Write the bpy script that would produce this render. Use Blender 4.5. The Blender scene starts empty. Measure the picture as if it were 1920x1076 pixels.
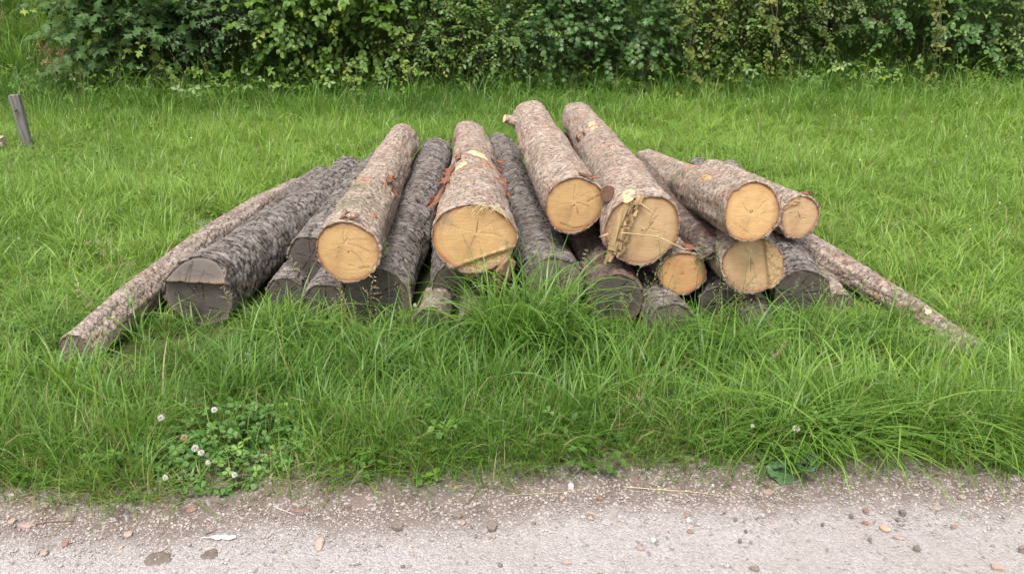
import bpy, math, random
import numpy as np
from mathutils import Matrix, Vector, Euler
R = math.radians
rng = np.random.default_rng(7)
random.seed(7)
SC = bpy.context.scene
COL = SC.collection

# ------------------------------------------------------------------ camera, sky, sun, exposure
CAM_H, PITCH, F_PX = 1.6, R(22), 1500.0          # eye height, downward tilt, focal length in 1920-px units
cd = bpy.data.cameras.new('camera'); cam = bpy.data.objects.new('camera', cd); COL.objects.link(cam)
cam.location = (0, 0, CAM_H); cam.rotation_euler = (R(90) - PITCH, 0, 0)
cd.sensor_width = 36; cd.lens = 36 * F_PX / 1920; cd.clip_start = 0.05; cd.clip_end = 800
SC.camera = cam
SUN_EL, SUN_AZ = R(62), R(200)                   # azimuth clockwise from +Y (behind the camera, a little left)
w = bpy.data.worlds.new('World'); SC.world = w; w.use_nodes = True
wt = w.node_tree; wt.nodes.clear()
sky = wt.nodes.new('ShaderNodeTexSky'); sky.sky_type = 'NISHITA'; sky.sun_disc = False
sky.sun_elevation = SUN_EL; sky.sun_rotation = SUN_AZ; sky.air_density = 1.6; sky.dust_density = 4.0; sky.ozone_density = 1.0
hs = wt.nodes.new('ShaderNodeHueSaturation'); hs.inputs['Saturation'].default_value = 0.10   # overcast: nearly neutral
bg = wt.nodes.new('ShaderNodeBackground'); bg.inputs['Strength'].default_value = 0.13
wo = wt.nodes.new('ShaderNodeOutputWorld')
wt.links.new(sky.outputs[0], hs.inputs['Color']); wt.links.new(hs.outputs[0], bg.inputs[0]); wt.links.new(bg.outputs[0], wo.inputs[0])
sd = bpy.data.lights.new('sun', 'SUN'); sd.energy = 1.5; sd.angle = R(25); sd.color = (1.0, 0.965, 0.92)
sun = bpy.data.objects.new('sun', sd); COL.objects.link(sun)
_dir = Vector((math.sin(SUN_AZ) * math.cos(SUN_EL), math.cos(SUN_AZ) * math.cos(SUN_EL), math.sin(SUN_EL)))
sun.rotation_euler = _dir.to_track_quat('Z', 'Y').to_euler()
SC.view_settings.view_transform = 'Standard'; SC.view_settings.look = 'None'
SC.view_settings.gamma = 1.0; SC.view_settings.use_curve_mapping = False
SC.view_settings.exposure = 1.18
try:
    SC.cycles.max_bounces = 6; SC.cycles.diffuse_bounces = 4; SC.cycles.transmission_bounces = 4; SC.cycles.transparent_max_bounces = 4
    SC.cycles.use_denoising = True; SC.cycles.denoiser = 'OPENIMAGEDENOISE'; SC.cycles.denoising_input_passes = 'RGB_ALBEDO_NORMAL'
except Exception: pass

# ------------------------------------------------------------------ helpers
def tag(o, label=None, cat=None, group=None, kind=None):
    if label: o['label'] = label
    if cat: o['category'] = cat
    if group: o['group'] = group
    if kind: o['kind'] = kind
    return o
def obj(name, me, parent=None):
    o = bpy.data.objects.new(name, me); COL.objects.link(o)
    if parent: o.parent = parent
    return o
def thing(name, loc, label, cat, group=None, rot=None):
    o = bpy.data.objects.new(name, None); o.empty_display_size = 0.1; COL.objects.link(o)
    if rot is not None: o.matrix_world = Matrix.Translation(loc) @ rot
    else: o.location = loc
    return tag(o, label, cat, group)
def mesh(name, V, F, mats=(), attrs=None, smooth=True, mi=None):
    """V (n,3); F: one int array (m,k) or a list of such arrays; attrs: name -> float / vec3 per vertex."""
    V = np.asarray(V, np.float32).reshape(-1, 3)
    Fs = F if isinstance(F, list) else [F]
    Fs = [np.asarray(f, np.int32) for f in Fs if len(f)]
    me = bpy.data.meshes.new(name)
    me.vertices.add(len(V)); me.vertices.foreach_set('co', V.ravel())
    if Fs:
        nl = sum(f.size for f in Fs); npoly = sum(len(f) for f in Fs)
        me.loops.add(nl); me.polygons.add(npoly)
        me.loops.foreach_set('vertex_index', np.concatenate([f.ravel() for f in Fs]))
        st, tot, s = [], [], 0
        for f in Fs:
            k = f.shape[1]; st.append(s + np.arange(len(f)) * k); tot.append(np.full(len(f), k)); s += f.size
        me.polygons.foreach_set('loop_start', np.concatenate(st).astype(np.int32))
        me.polygons.foreach_set('loop_total', np.concatenate(tot).astype(np.int32))
        me.polygons.foreach_set('use_smooth', np.full(npoly, smooth))
        if mi is not None: me.polygons.foreach_set('material_index', np.asarray(mi, np.int32))
    for m in mats: me.materials.append(m)
    for k, a in (attrs or {}).items():
        a = np.asarray(a)
        if a.dtype == bool: t = 'BOOLEAN'; key = 'value'
        elif a.ndim == 2: t = 'FLOAT_VECTOR'; key = 'vector'
        elif a.dtype.kind == 'i': t = 'INT'; key = 'value'
        else: t = 'FLOAT'; key = 'value'
        at = me.attributes.new(k, t, 'POINT')
        at.data.foreach_set(key, a.astype({'BOOLEAN': bool, 'INT': np.int32}.get(t, np.float32)).ravel())
    me.update(calc_edges=True); me.validate()
    return me
def grid_faces(nu, nv, wrap_u=False):
    """vertex index = j*nu + i"""
    i = np.arange(nu if wrap_u else nu - 1); j = np.arange(nv - 1)
    I, J = np.meshgrid(i, j); I2 = (I + 1) % nu
    return np.stack([J * nu + I, J * nu + I2, (J + 1) * nu + I2, (J + 1) * nu + I], -1).reshape(-1, 4)
def hash2(i, j, s):
    h = np.sin(i * 127.1 + j * 311.7 + s * 74.7) * 43758.5453
    return h - np.floor(h)
def vn(x, y, s=0.0):                              # smooth value noise 0..1
    xi, yi = np.floor(x), np.floor(y); fx, fy = x - xi, y - yi
    fx = fx * fx * (3 - 2 * fx); fy = fy * fy * (3 - 2 * fy)
    a, b, c, d = hash2(xi, yi, s), hash2(xi + 1, yi, s), hash2(xi, yi + 1, s), hash2(xi + 1, yi + 1, s)
    return (a * (1 - fx) + b * fx) * (1 - fy) + (c * (1 - fx) + d * fx) * fy
def fbm(x, y, s=0.0, o=3):
    t, a, n = 0, 1.0, 0
    for k in range(o): t = t + a * vn(x * 2 ** k, y * 2 ** k, s + k * 3.1); n += a; a *= 0.5
    return t / n
def sm(a, b, x):
    t = np.clip((x - a) / (b - a), 0, 1); return t * t * (3 - 2 * t)
def unit(a): return a / np.maximum(np.linalg.norm(a, axis=-1, keepdims=True), 1e-9)
def tube(pts, rad, k=6, caps=True):
    P = np.asarray(pts, float); n = len(P); rad = np.broadcast_to(np.asarray(rad, float), (n,))
    T = unit(np.gradient(P, axis=0)); ref = np.array([0.3, 0.2, 0.93]) if abs(T[0][2]) < 0.9 else np.array([1.0, 0.1, 0.1])
    A = unit(np.cross(T, ref)); B = np.cross(T, A)
    an = np.arange(k) / k * 2 * np.pi
    V = P[:, None] + rad[:, None, None] * (np.cos(an)[None, :, None] * A[:, None] + np.sin(an)[None, :, None] * B[:, None])
    V = V.reshape(-1, 3); Fq = grid_faces(k, n, True)
    if not caps: return V, [Fq]
    V = np.vstack([V, P[:1], P[-1:]]); a = np.arange(k); b = (a + 1) % k
    t1 = np.stack([b, a, np.full(k, n * k)], -1); t2 = np.stack([(n - 1) * k + a, (n - 1) * k + b, np.full(k, n * k + 1)], -1)
    return V, [Fq, np.vstack([t1, t2])]
class Acc:                                        # joins shapes into one mesh
    def __init__(s): s.V, s.F, s.n, s.A = [], {}, 0, {}
    def add(s, V, Fs, **at):
        V = np.asarray(V, float).reshape(-1, 3)
        for f in (Fs if isinstance(Fs, list) else [Fs]):
            f = np.asarray(f)
            if len(f): s.F.setdefault(f.shape[1], []).append(f + s.n)
        for k, v in at.items(): s.A.setdefault(k, []).append(np.broadcast_to(np.asarray(v, float), (len(V),)))
        s.V.append(V); s.n += len(V)
    def mesh(s, name, mats=(), smooth=True):
        return mesh(name, np.vstack(s.V), [np.vstack(f) for f in s.F.values()], mats, {k: np.concatenate(v) for k, v in s.A.items()}, smooth)
_ch, _sh = math.cos(PITCH), math.sin(PITCH)
def ray(u, v):
    a, b = (u - 960) / F_PX, (538 - v) / F_PX
    return np.array([a, _ch + b * _sh, -_sh + b * _ch])

# ------------------------------------------------------------------ materials
def NT(name):
    m = bpy.data.materials.new(name); m.use_nodes = True; m.node_tree.nodes.clear(); return m, m.node_tree
def N(nt, typ, ins=None, **props):
    n = nt.nodes.new('ShaderNode' + typ)
    for k, v in props.items(): setattr(n, k, v)
    for k, v in (ins or {}).items():
        s = n.inputs[k]
        if isinstance(v, bpy.types.NodeSocket): nt.links.new(v, s)
        elif isinstance(v, bpy.types.Node): nt.links.new(v.outputs[0], s)
        elif isinstance(v, tuple) and len(v) == 3 and s.type == 'RGBA': s.default_value = (*v, 1)
        else: s.default_value = v
    return n
def M(nt, op, a, b=0.0, c=None, clamp=False):
    d = {0: a, 1: b}
    if c is not None: d[2] = c
    return N(nt, 'Math', d, operation=op, use_clamp=clamp).outputs[0]
def MIX(nt, f, a, b, blend='MIX'):
    n = nt.nodes.new('ShaderNodeMix'); n.data_type = 'RGBA'; n.blend_type = blend
    for idx, v in ((0, f), (6, a), (7, b)):
        s = n.inputs[idx]
        if isinstance(v, bpy.types.NodeSocket): nt.links.new(v, s)
        elif idx == 0: s.default_value = v
        else: s.default_value = (*v, 1)
    return n.outputs[2]
def ATT(nt, name, typ='GEOMETRY'): return N(nt, 'Attribute', attribute_name=name, attribute_type=typ)
def NOISE(nt, vec, scale, detail=3.0, rough=0.55, dim='3D'):
    return N(nt, 'TexNoise', {'Vector': vec, 'Scale': scale, 'Detail': detail, 'Roughness': rough}, noise_dimensions=dim).outputs[0]
def RMP(nt, f, a, b): return N(nt, 'MapRange', {0: f, 1: a, 2: b, 3: 0.0, 4: 1.0}, clamp=True).outputs[0]
def OUT(nt, sh): nt.links.new(sh if isinstance(sh, bpy.types.NodeSocket) else sh.outputs[0], N(nt, 'OutputMaterial').inputs[0])
def PR(nt, col, rough=0.6, spec=0.4, normal=None):
    d = {'Base Color': col, 'Roughness': rough, 'Specular IOR Level': spec}
    if normal is not None: d['Normal'] = normal
    return N(nt, 'BsdfPrincipled', d)
def BUMP(nt, h, strength=0.5, dist=0.01): return N(nt, 'Bump', {'Height': h, 'Strength': strength, 'Distance': dist}).outputs[0]

def leaf_mat(name, dark, light, young, rough=0.42, trans=0.3, spec=0.45):
    m, nt = NT(name)
    t = ATT(nt, 'tint').outputs['Fac']; y = ATT(nt, 'young').outputs['Fac']
    rnd = N(nt, 'ObjectInfo').outputs['Random']
    pos = N(nt, 'NewGeometry').outputs['Position']
    f = M(nt, 'ADD', M(nt, 'MULTIPLY', t, 0.7), M(nt, 'MULTIPLY', rnd, 0.3))
    c = MIX(nt, f, dark, light); c = MIX(nt, y, c, young)
    c = MIX(nt, M(nt, 'MULTIPLY', NOISE(nt, pos, 60.0), 0.25), c, tuple(0.5 * x for x in dark))
    p = PR(nt, c, rough, spec); tr = N(nt, 'BsdfTranslucent', {'Color': MIX(nt, 0.35, c, (0.10, 0.20, 0.02))})
    OUT(nt, N(nt, 'MixShader', {0: trans, 1: p.outputs[0], 2: tr.outputs[0]})); return m
def grass_mat(name, dark, mid, light, straw=(0.34, 0.28, 0.13), trans=0.42):
    m, nt = NT(name)
    t = ATT(nt, 'tint').outputs['Fac']; tt = ATT(nt, 'tt').outputs['Fac']; dry = ATT(nt, 'dry').outputs['Fac']
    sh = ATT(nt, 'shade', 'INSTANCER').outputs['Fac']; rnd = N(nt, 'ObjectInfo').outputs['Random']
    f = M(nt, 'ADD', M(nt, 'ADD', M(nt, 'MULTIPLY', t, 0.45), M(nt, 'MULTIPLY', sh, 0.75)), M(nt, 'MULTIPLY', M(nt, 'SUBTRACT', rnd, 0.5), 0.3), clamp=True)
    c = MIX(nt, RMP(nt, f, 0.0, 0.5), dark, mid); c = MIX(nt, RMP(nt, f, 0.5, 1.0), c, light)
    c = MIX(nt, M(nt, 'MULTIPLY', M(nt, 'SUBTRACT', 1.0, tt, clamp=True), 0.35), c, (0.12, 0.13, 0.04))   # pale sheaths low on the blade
    c = MIX(nt, dry, c, straw)
    p = PR(nt, c, 0.40, 0.45); tr = N(nt, 'BsdfTranslucent', {'Color': MIX(nt, 0.4, c, (0.16, 0.30, 0.02))})
    OUT(nt, N(nt, 'MixShader', {0: trans, 1: p.outputs[0], 2: tr.outputs[0]})); return m
def bark_mat(name, ca, cb, fiss, peel, grain=1.0, spec=0.2, dash=(34.0, 85.0), dash_amt=0.55):
    m, nt = NT(name)
    oc = N(nt, 'TexCoord').outputs['Object']
    st = N(nt, 'VectorMath', {0: oc, 1: (1.0, 0.55, 1.0)}, operation='MULTIPLY').outputs[0]
    pl = ATT(nt, 'plate').outputs['Fac']; fi = ATT(nt, 'fiss').outputs['Fac']; pe = ATT(nt, 'peel').outputs['Fac']; gr = ATT(nt, 'moss').outputs['Fac']
    n1 = NOISE(nt, st, 22.0, 4.0, 0.6); n2 = NOISE(nt, st, 130.0, 5.0, 0.7); n3 = NOISE(nt, st, 330.0, 3.0, 0.6)
    f = M(nt, 'ADD', M(nt, 'MULTIPLY', pl, 0.65), M(nt, 'MULTIPLY', RMP(nt, n2, 0.3, 0.7), 0.45))
    c = MIX(nt, f, ca, cb)
    c = MIX(nt, M(nt, 'MULTIPLY', RMP(nt, n1, 0.5, 0.75), 0.45), c, tuple(min(1, 1.35 * x) for x in cb))
    c = MIX(nt, M(nt, 'MULTIPLY', RMP(nt, NOISE(nt, st, 4.5, 3.0, 0.6), 0.50, 0.72), 0.45), c, (0.72 * ca[0] + 0.05, 0.66 * ca[1] + 0.025, 0.60 * ca[2] + 0.012))
    c = MIX(nt, M(nt, 'MULTIPLY', RMP(nt, NOISE(nt, st, 3.1, 4.0, 0.6), 0.56, 0.74), 0.35), c, (0.62 * cb[0], 0.66 * cb[1], 0.58 * cb[2]))
    pk = M(nt, 'MULTIPLY', pe, RMP(nt, M(nt, 'ADD', n2, M(nt, 'MULTIPLY', pl, 0.25)), 0.42, 0.62))
    c = MIX(nt, pk, c, peel)
    dv = N(nt, 'VectorMath', {0: oc, 1: (dash[0], dash[1], dash[0])}, operation='MULTIPLY').outputs[0]
    dn = NOISE(nt, dv, 1.0, 3.0, 0.65); d2 = NOISE(nt, dv, 0.45, 3.0, 0.6)
    c = MIX(nt, M(nt, 'MULTIPLY', RMP(nt, d2, 0.52, 0.66), 0.5), c, tuple(min(1, 1.3 * x) for x in cb))
    c = MIX(nt, M(nt, 'MULTIPLY', RMP(nt, dn, 0.55, 0.64), dash_amt), c, fiss)
    c = MIX(nt, M(nt, 'MULTIPLY', fi, 0.85), c, fiss)
    c = MIX(nt, M(nt, 'MULTIPLY', gr, RMP(nt, n2, 0.4, 0.6)), c, (0.10, 0.125, 0.05))
    h = M(nt, 'ADD', M(nt, 'ADD', M(nt, 'MULTIPLY', n2, 0.8), M(nt, 'MULTIPLY', n3, 0.4)), M(nt, 'MULTIPLY', RMP(nt, dn, 0.64, 0.5), 1.2))
    OUT(nt, PR(nt, c, 0.82, spec, BUMP(nt, h, 0.9 * grain, 0.008))); return m
def face_mat(name, base, ring, rimc, crack, torn, ringamt=0.5, stain=(0.2, 0.17, 0.13), stain_amt=0.3):
    m, nt = NT(name)
    d = ATT(nt, 'disc').outputs['Vector']; ck = ATT(nt, 'crack').outputs['Fac']; rim = ATT(nt, 'rim').outputs['Fac']; to = ATT(nt, 'torn').outputs['Fac']; sta = ATT(nt, 'stain').outputs['Fac']
    ln = N(nt, 'VectorMath', {0: d}, operation='LENGTH').outputs['Value']
    wob = NOISE(nt, d, 2.2, 2.0)
    rr = M(nt, 'ADD', ln, M(nt, 'MULTIPLY', wob, 0.16))
    n1 = N(nt, 'TexNoise', {'W': M(nt, 'MULTIPLY', rr, 26.0), 'Scale': 1.0, 'Detail': 1.5, 'Roughness': 0.6}, noise_dimensions='1D').outputs[0]
    saw = N(nt, 'TexNoise', {'Vector': N(nt, 'VectorMath', {0: d, 1: (2.0, 2.0, 38.0)}, operation='MULTIPLY').outputs[0], 'Scale': 1.0, 'Detail': 2.0}).outputs[0]
    big = NOISE(nt, d, 1.7, 4.0, 0.6)
    n2 = N(nt, 'TexNoise', {'W': M(nt, 'MULTIPLY', rr, 7.0), 'Scale': 1.0, 'Detail': 1.0, 'Roughness': 0.5}, noise_dimensions='1D').outputs[0]
    ang = NOISE(nt, N(nt, 'VectorMath', {0: d}, operation='NORMALIZE').outputs[0], 16.0, 3.0, 0.7)
    brk = RMP(nt, NOISE(nt, d, 4.0, 3.0), 0.35, 0.65)
    c = MIX(nt, M(nt, 'MULTIPLY', RMP(nt, n1, 0.46, 0.70), M(nt, 'MULTIPLY', M(nt, 'MULTIPLY', brk, ringamt), RMP(nt, ln, 0.03, 0.15))), base, ring)
    c = MIX(nt, M(nt, 'MULTIPLY', RMP(nt, n2, 0.42, 0.66), M(nt, 'MULTIPLY', RMP(nt, ln, 0.05, 0.25), 0.6)), c, MIX(nt, 0.5, base, ring))
    c = MIX(nt, M(nt, 'MULTIPLY', RMP(nt, ang, 0.55, 0.75), 0.28), c, ring)
    c = MIX(nt, M(nt, 'MULTIPLY', RMP(nt, saw, 0.42, 0.68), 0.55), c, tuple(0.70 * x for x in base))
    c = MIX(nt, M(nt, 'MULTIPLY', RMP(nt, NOISE(nt, d, 26.0, 4.0, 0.7), 0.56, 0.72), 0.45), c, tuple(0.55 * x for x in base))
    c = MIX(nt, RMP(nt, M(nt, 'ADD', rim, M(nt, 'MULTIPLY', wob, 0.3)), 0.88, 1.16), c, MIX(nt, 0.55, base, rimc))
    c = MIX(nt, M(nt, 'MULTIPLY', RMP(nt, NOISE(nt, d, 1.1, 3.0, 0.6), 0.45, 0.70), 0.55), c, (0.84 * base[0], 0.70 * base[1], 0.55 * base[2]))
    c = MIX(nt, M(nt, 'MULTIPLY', RMP(nt, big, 0.52, 0.75), stain_amt), c, stain)
    c = MIX(nt, M(nt, 'MULTIPLY', sta, RMP(nt, NOISE(nt, d, 9.0, 4.0), 0.35, 0.6)), c, stain)
    c = MIX(nt, RMP(nt, M(nt, 'ADD', rim, M(nt, 'MULTIPLY', wob, 0.08)), 0.93, 1.04), c, rimc)
    c = MIX(nt, to, c, MIX(nt, RMP(nt, NOISE(nt, d, 14.0, 5.0, 0.7), 0.35, 0.65), torn, tuple(0.45 * x for x in torn)))
    c = MIX(nt, ck, c, crack)
    OUT(nt, PR(nt, c, 0.7, 0.25, BUMP(nt, M(nt, 'ADD', saw, M(nt, 'MULTIPLY', NOISE(nt, d, 60.0, 3.0), 0.6)), 0.35, 0.004))); return m
def plain_mat(name, a, b, scale=40.0, rough=0.75, spec=0.3, bump=0.4, dist=0.004, stretch=(1, 1, 1)):
    m, nt = NT(name)
    oc = N(nt, 'VectorMath', {0: N(nt, 'TexCoord').outputs['Object'], 1: stretch}, operation='MULTIPLY').outputs[0]
    n1 = NOISE(nt, oc, scale, 4.0, 0.6); rnd = N(nt, 'ObjectInfo').outputs['Random']
    f = M(nt, 'ADD', RMP(nt, n1, 0.3, 0.7), M(nt, 'MULTIPLY', M(nt, 'SUBTRACT', rnd, 0.5), 0.5), clamp=True)
    OUT(nt, PR(nt, MIX(nt, f, a, b), rough, spec, BUMP(nt, n1, bump, dist))); return m

# ------------------------------------------------------------------ ground and road
def bank_y(x): return 9.75 + 0.10 * x + 0.25 * np.sin(x * 0.9 + 1.0)          # foot of the bank under the bushes
def edge_y(x):                                                                  # ragged edge between road and grass
    return 2.225 + 0.045 * x + 0.035 * np.sin(x * 2.3 + 0.7) + 0.02 * np.sin(x * 6.1)
def gz(x, y):
    x = np.asarray(x, float); y = np.asarray(y, float)
    z = 0.022 * np.maximum(0, y - 3.3) + 0.02 * sm(0.0, 0.5, y - edge_y(x))
    z = z + 0.05 * (fbm(x * 0.5 + 9, y * 0.5, 2.0) - 0.5) * sm(4, 7, y)
    b = np.maximum(0, y - bank_y(x)); z = z + 2.6 * (1 - np.exp(-b * 0.26)) + 0.15 * (fbm(x * 0.7, y * 0.7, 5.0) - 0.5) * sm(0, 1, b)
    return z
def ground_pt(u, v, lift=0.0):
    r = ray(u, v); z = 0.0
    for _ in range(6):
        d = (z - CAM_H) / r[2]; z = float(gz(r[0] * d, r[1] * d))
    d = (z + lift - CAM_H) / r[2]
    return np.array([r[0] * d, r[1] * d, z + lift])
def axis_pts(dense_lo, dense_hi, step, lo, hi, grow=1.35):
    a = list(np.arange(dense_lo, dense_hi + 1e-6, step)); s = step; p = a[-1]
    while p < hi: s *= grow; p += s; a.append(min(p, hi))
    s = step; p = a[0]
    while p > lo: s *= grow; p -= s; a.insert(0, max(p, lo))
    return np.array(a)
m, nt = NT('soil_under_grass'); pos = N(nt, 'NewGeometry').outputs['Position']
c = MIX(nt, RMP(nt, NOISE(nt, pos, 9.0, 5.0), 0.35, 0.65), (0.035, 0.05, 0.012), (0.07, 0.085, 0.025))
c = MIX(nt, RMP(nt, NOISE(nt, pos, 45.0, 3.0), 0.55, 0.75), c, (0.11, 0.09, 0.05))
OUT(nt, PR(nt, c, 0.9, 0.2, BUMP(nt, NOISE(nt, pos, 70.0, 4.0), 0.8, 0.02))); SOIL = m
gx = axis_pts(-9, 9, 0.12, -160, 160); gy = axis_pts(1.6, 16, 0.12, -80, 200)
X, Y = np.meshgrid(gx, gy)
tag(obj('ground', mesh('ground', np.stack([X, Y, gz(X, Y) - 0.004], -1), grid_faces(len(gx), len(gy)), [SOIL])), kind='structure')

m, nt = NT('gravel_road'); pos = N(nt, 'NewGeometry').outputs['Position']; ed = ATT(nt, 'verge').outputs['Fac']
n_big = NOISE(nt, pos, 2.5, 4.0); n_mid = NOISE(nt, pos, 14.0, 4.0, 0.65); n_f = NOISE(nt, pos, 90.0, 4.0, 0.7)
vo = N(nt, 'TexVoronoi', {'Vector': pos, 'Scale': 150.0}); v2 = N(nt, 'TexVoronoi', {'Vector': pos, 'Scale': 85.0})
cell = N(nt, 'SeparateColor', {0: vo.outputs['Color']}).outputs[0]; cel2 = N(nt, 'SeparateColor', {0: v2.outputs['Color']}).outputs[1]
c = MIX(nt, cell, (0.262, 0.233, 0.226), (0.365, 0.334, 0.326))
c = MIX(nt, RMP(nt, cel2, 0.972, 0.985), c, (0.19, 0.165, 0.155))
c = MIX(nt, RMP(nt, n_f, 0.6, 0.8), c, (0.235, 0.195, 0.175))
c = MIX(nt, M(nt, 'MULTIPLY', RMP(nt, n_big, 0.45, 0.7), 0.35), c, (0.25, 0.205, 0.18))
soil = MIX(nt, RMP(nt, n_mid, 0.3, 0.7), (0.112, 0.083, 0.070), (0.198, 0.156, 0.138)); soil = MIX(nt, RMP(nt, cell, 0.80, 0.9), soil, (0.33, 0.29, 0.27))
e2 = RMP(nt, M(nt, 'ADD', ed, M(nt, 'MULTIPLY', M(nt, 'SUBTRACT', n_mid, 0.5), 0.8)), 0.25, 0.72)
c = MIX(nt, e2, c, soil)
h = M(nt, 'ADD', M(nt, 'MULTIPLY', vo.outputs['Distance'], -1.0), M(nt, 'MULTIPLY', n_f, 0.9))
OUT(nt, PR(nt, c, 0.88, 0.25, BUMP(nt, h, 0.7, 0.006))); ROAD = m
rx = axis_pts(-2.6, 2.6, 0.014, -160, 160, 1.25); rt = np.concatenate([np.linspace(0, 0.95, 68), axis_pts(0.97, 0.975, 0.03, 0.97, 6.5, 1.3)[1:]])
X, T = np.meshgrid(rx, rt); far = sm(4, 14, np.abs(X))
Yr = edge_y(X) * (1 - far) + (2.225 + 0.045 * np.clip(X, -14, 14)) * far + 0.22 + 0.06 * (fbm(X * 5, X * 0 + 2, 1.0) - 0.5) * (1 - far) - T
Zr = 0.004 + 0.018 * (fbm(X * 3, Yr * 3, 3.0, 3) - 0.45) + 0.010 * (fbm(X * 26, Yr * 26, 8.0, 2) - 0.5) + 0.02 * sm(0.40, 0.2, T) * fbm(X * 8, Yr * 8, 4.0)
Zr = np.maximum(Zr, gz(X, Yr) + 0.001) + 0.003
verge = sm(0.62, 0.24, T + 0.10 * (fbm(X * 2.0, X * 0, 6.0) - 0.5))
road = obj('gravel_road', mesh('gravel_road', np.stack([X, Yr, Zr], -1), grid_faces(len(rx), len(rt))[:, ::-1], [ROAD], {'verge': verge.ravel()}))
tag(road, kind='structure')
def road_z(x, y): return 0.008 + 0.018 * (fbm(np.asarray(x) * 3., np.asarray(y) * 3., 3.0, 3) - 0.45)

# ------------------------------------------------------------------ logs
BARK = {
 'fresh': bark_mat('fresh_spruce_bark', (0.240, 0.181, 0.146), (0.453, 0.358, 0.292), (0.081, 0.050, 0.036), (0.335, 0.173, 0.110), dash_amt=0.6),
 'old': bark_mat('weathered_grey_bark', (0.073, 0.060, 0.055), (0.260, 0.224, 0.204), (0.015, 0.011, 0.009), (0.200, 0.103, 0.072), dash=(20.0, 46.0), dash_amt=0.9),
 'pale': bark_mat('pale_flaking_bark', (0.205, 0.158, 0.131), (0.409, 0.335, 0.284), (0.068, 0.046, 0.037), (0.352, 0.176, 0.105)),
 'brown': bark_mat('reddish_brown_bark', (0.10, 0.07, 0.06), (0.21, 0.16, 0.14), (0.03, 0.02, 0.016), (0.24, 0.11, 0.075)),
}
FACE = {
 'fresh': face_mat('fresh_cut_wood', (0.514, 0.328, 0.154), (0.372, 0.211, 0.082), (0.231, 0.094, 0.034), (0.142, 0.072, 0.029), (0.549, 0.377, 0.192), 0.85, (0.175, 0.136, 0.101), 0.45),
 'tan': face_mat('tan_cut_wood', (0.496, 0.336, 0.188), (0.389, 0.241, 0.117), (0.239, 0.117, 0.057), (0.124, 0.072, 0.033), (0.443, 0.295, 0.151), 0.5, (0.212, 0.152, 0.104), 0.5),
 'orange': face_mat('orange_cut_wood', (0.526, 0.307, 0.142), (0.404, 0.204, 0.073), (0.263, 0.104, 0.042), (0.141, 0.072, 0.032), (0.526, 0.361, 0.200), 0.55),
 'old': face_mat('grey_weathered_cut_wood', (0.075, 0.062, 0.055), (0.131, 0.113, 0.102), (0.141, 0.111, 0.089), (0.011, 0.009, 0.006), (0.246, 0.171, 0.115), 0.7, (0.036, 0.029, 0.027), 0.8),
 'oldlight': face_mat('light_grey_cut_wood', (0.148, 0.120, 0.102), (0.230, 0.196, 0.168), (0.230, 0.181, 0.144), (0.020, 0.016, 0.013), (0.286, 0.199, 0.136), 0.8, (0.072, 0.059, 0.050), 0.8),
}
BARE = face_mat('bare_pale_sapwood', (0.70, 0.52, 0.25), (0.58, 0.38, 0.16), (0.42, 0.20, 0.09), (0.2, 0.1, 0.04), (0.7, 0.5, 0.25), 0.3)
TORN = plain_mat('torn_wood', (0.17, 0.095, 0.048), (0.42, 0.29, 0.155), 45.0, 0.8, 0.2, 0.6, 0.006, (1, 1, 0.25))
REDBARK = plain_mat('inner_red_bark', (0.10, 0.04, 0.024), (0.26, 0.115, 0.068), 38.0, 0.75, 0.25, 0.6, 0.005, (0.4, 1, 1))
DARKHOLE = plain_mat('dark_knot_wood', (0.05, 0.025, 0.015), (0.13, 0.07, 0.045), 60.0, 0.85, 0.2)
SCAR = plain_mat('healed_knot_wood', (.40, .21, .10), (.56, .34, .18), 50., .8, .2)
PEELBARK = plain_mat('scraped_bark', (0.22, 0.10, 0.06), (0.42, 0.22, 0.13), 60.0, 0.8, 0.2)

def worley(u, v, nu, seed):
    """u in cells, periodic with nu; v in cells. -> F1, F2, id, du, dv"""
    iu, iv = np.floor(u), np.floor(v); F1 = np.full(u.shape, 9.0); F2 = F1.copy(); ID = np.zeros(u.shape); DU = np.zeros(u.shape); DV = np.zeros(u.shape)
    for a in (-1, 0, 1):
        for b in (-1, 0, 1):
            cu, cv = iu + a, iv + b; wu = np.mod(cu, nu)
            px = cu + 0.1 + 0.8 * hash2(wu, cv, seed); py = cv + 0.1 + 0.8 * hash2(wu, cv, seed + 5.3)
            du, dv = u - px, v - py; d = np.sqrt(du * du + dv * dv); idd = hash2(wu, cv, seed + 9.7)
            nearer = d < F1
            F2 = np.where(nearer, F1, np.minimum(F2, d)); ID = np.where(nearer, idd, ID); DU = np.where(nearer, du, DU); DV = np.where(nearer, dv, DV); F1 = np.where(nearer, d, F1)
    return F1, F2, ID, DU, DV
STY = {'fresh': (0.034, 0.022, 0.0055, 0.0075), 'old': (0.050, 0.036, 0.010, 0.010), 'pale': (0.040, 0.030, 0.005, 0.006), 'brown': (0.050, 0.040, 0.008, 0.007)}
LOGS = {}
class Log: pass
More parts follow.
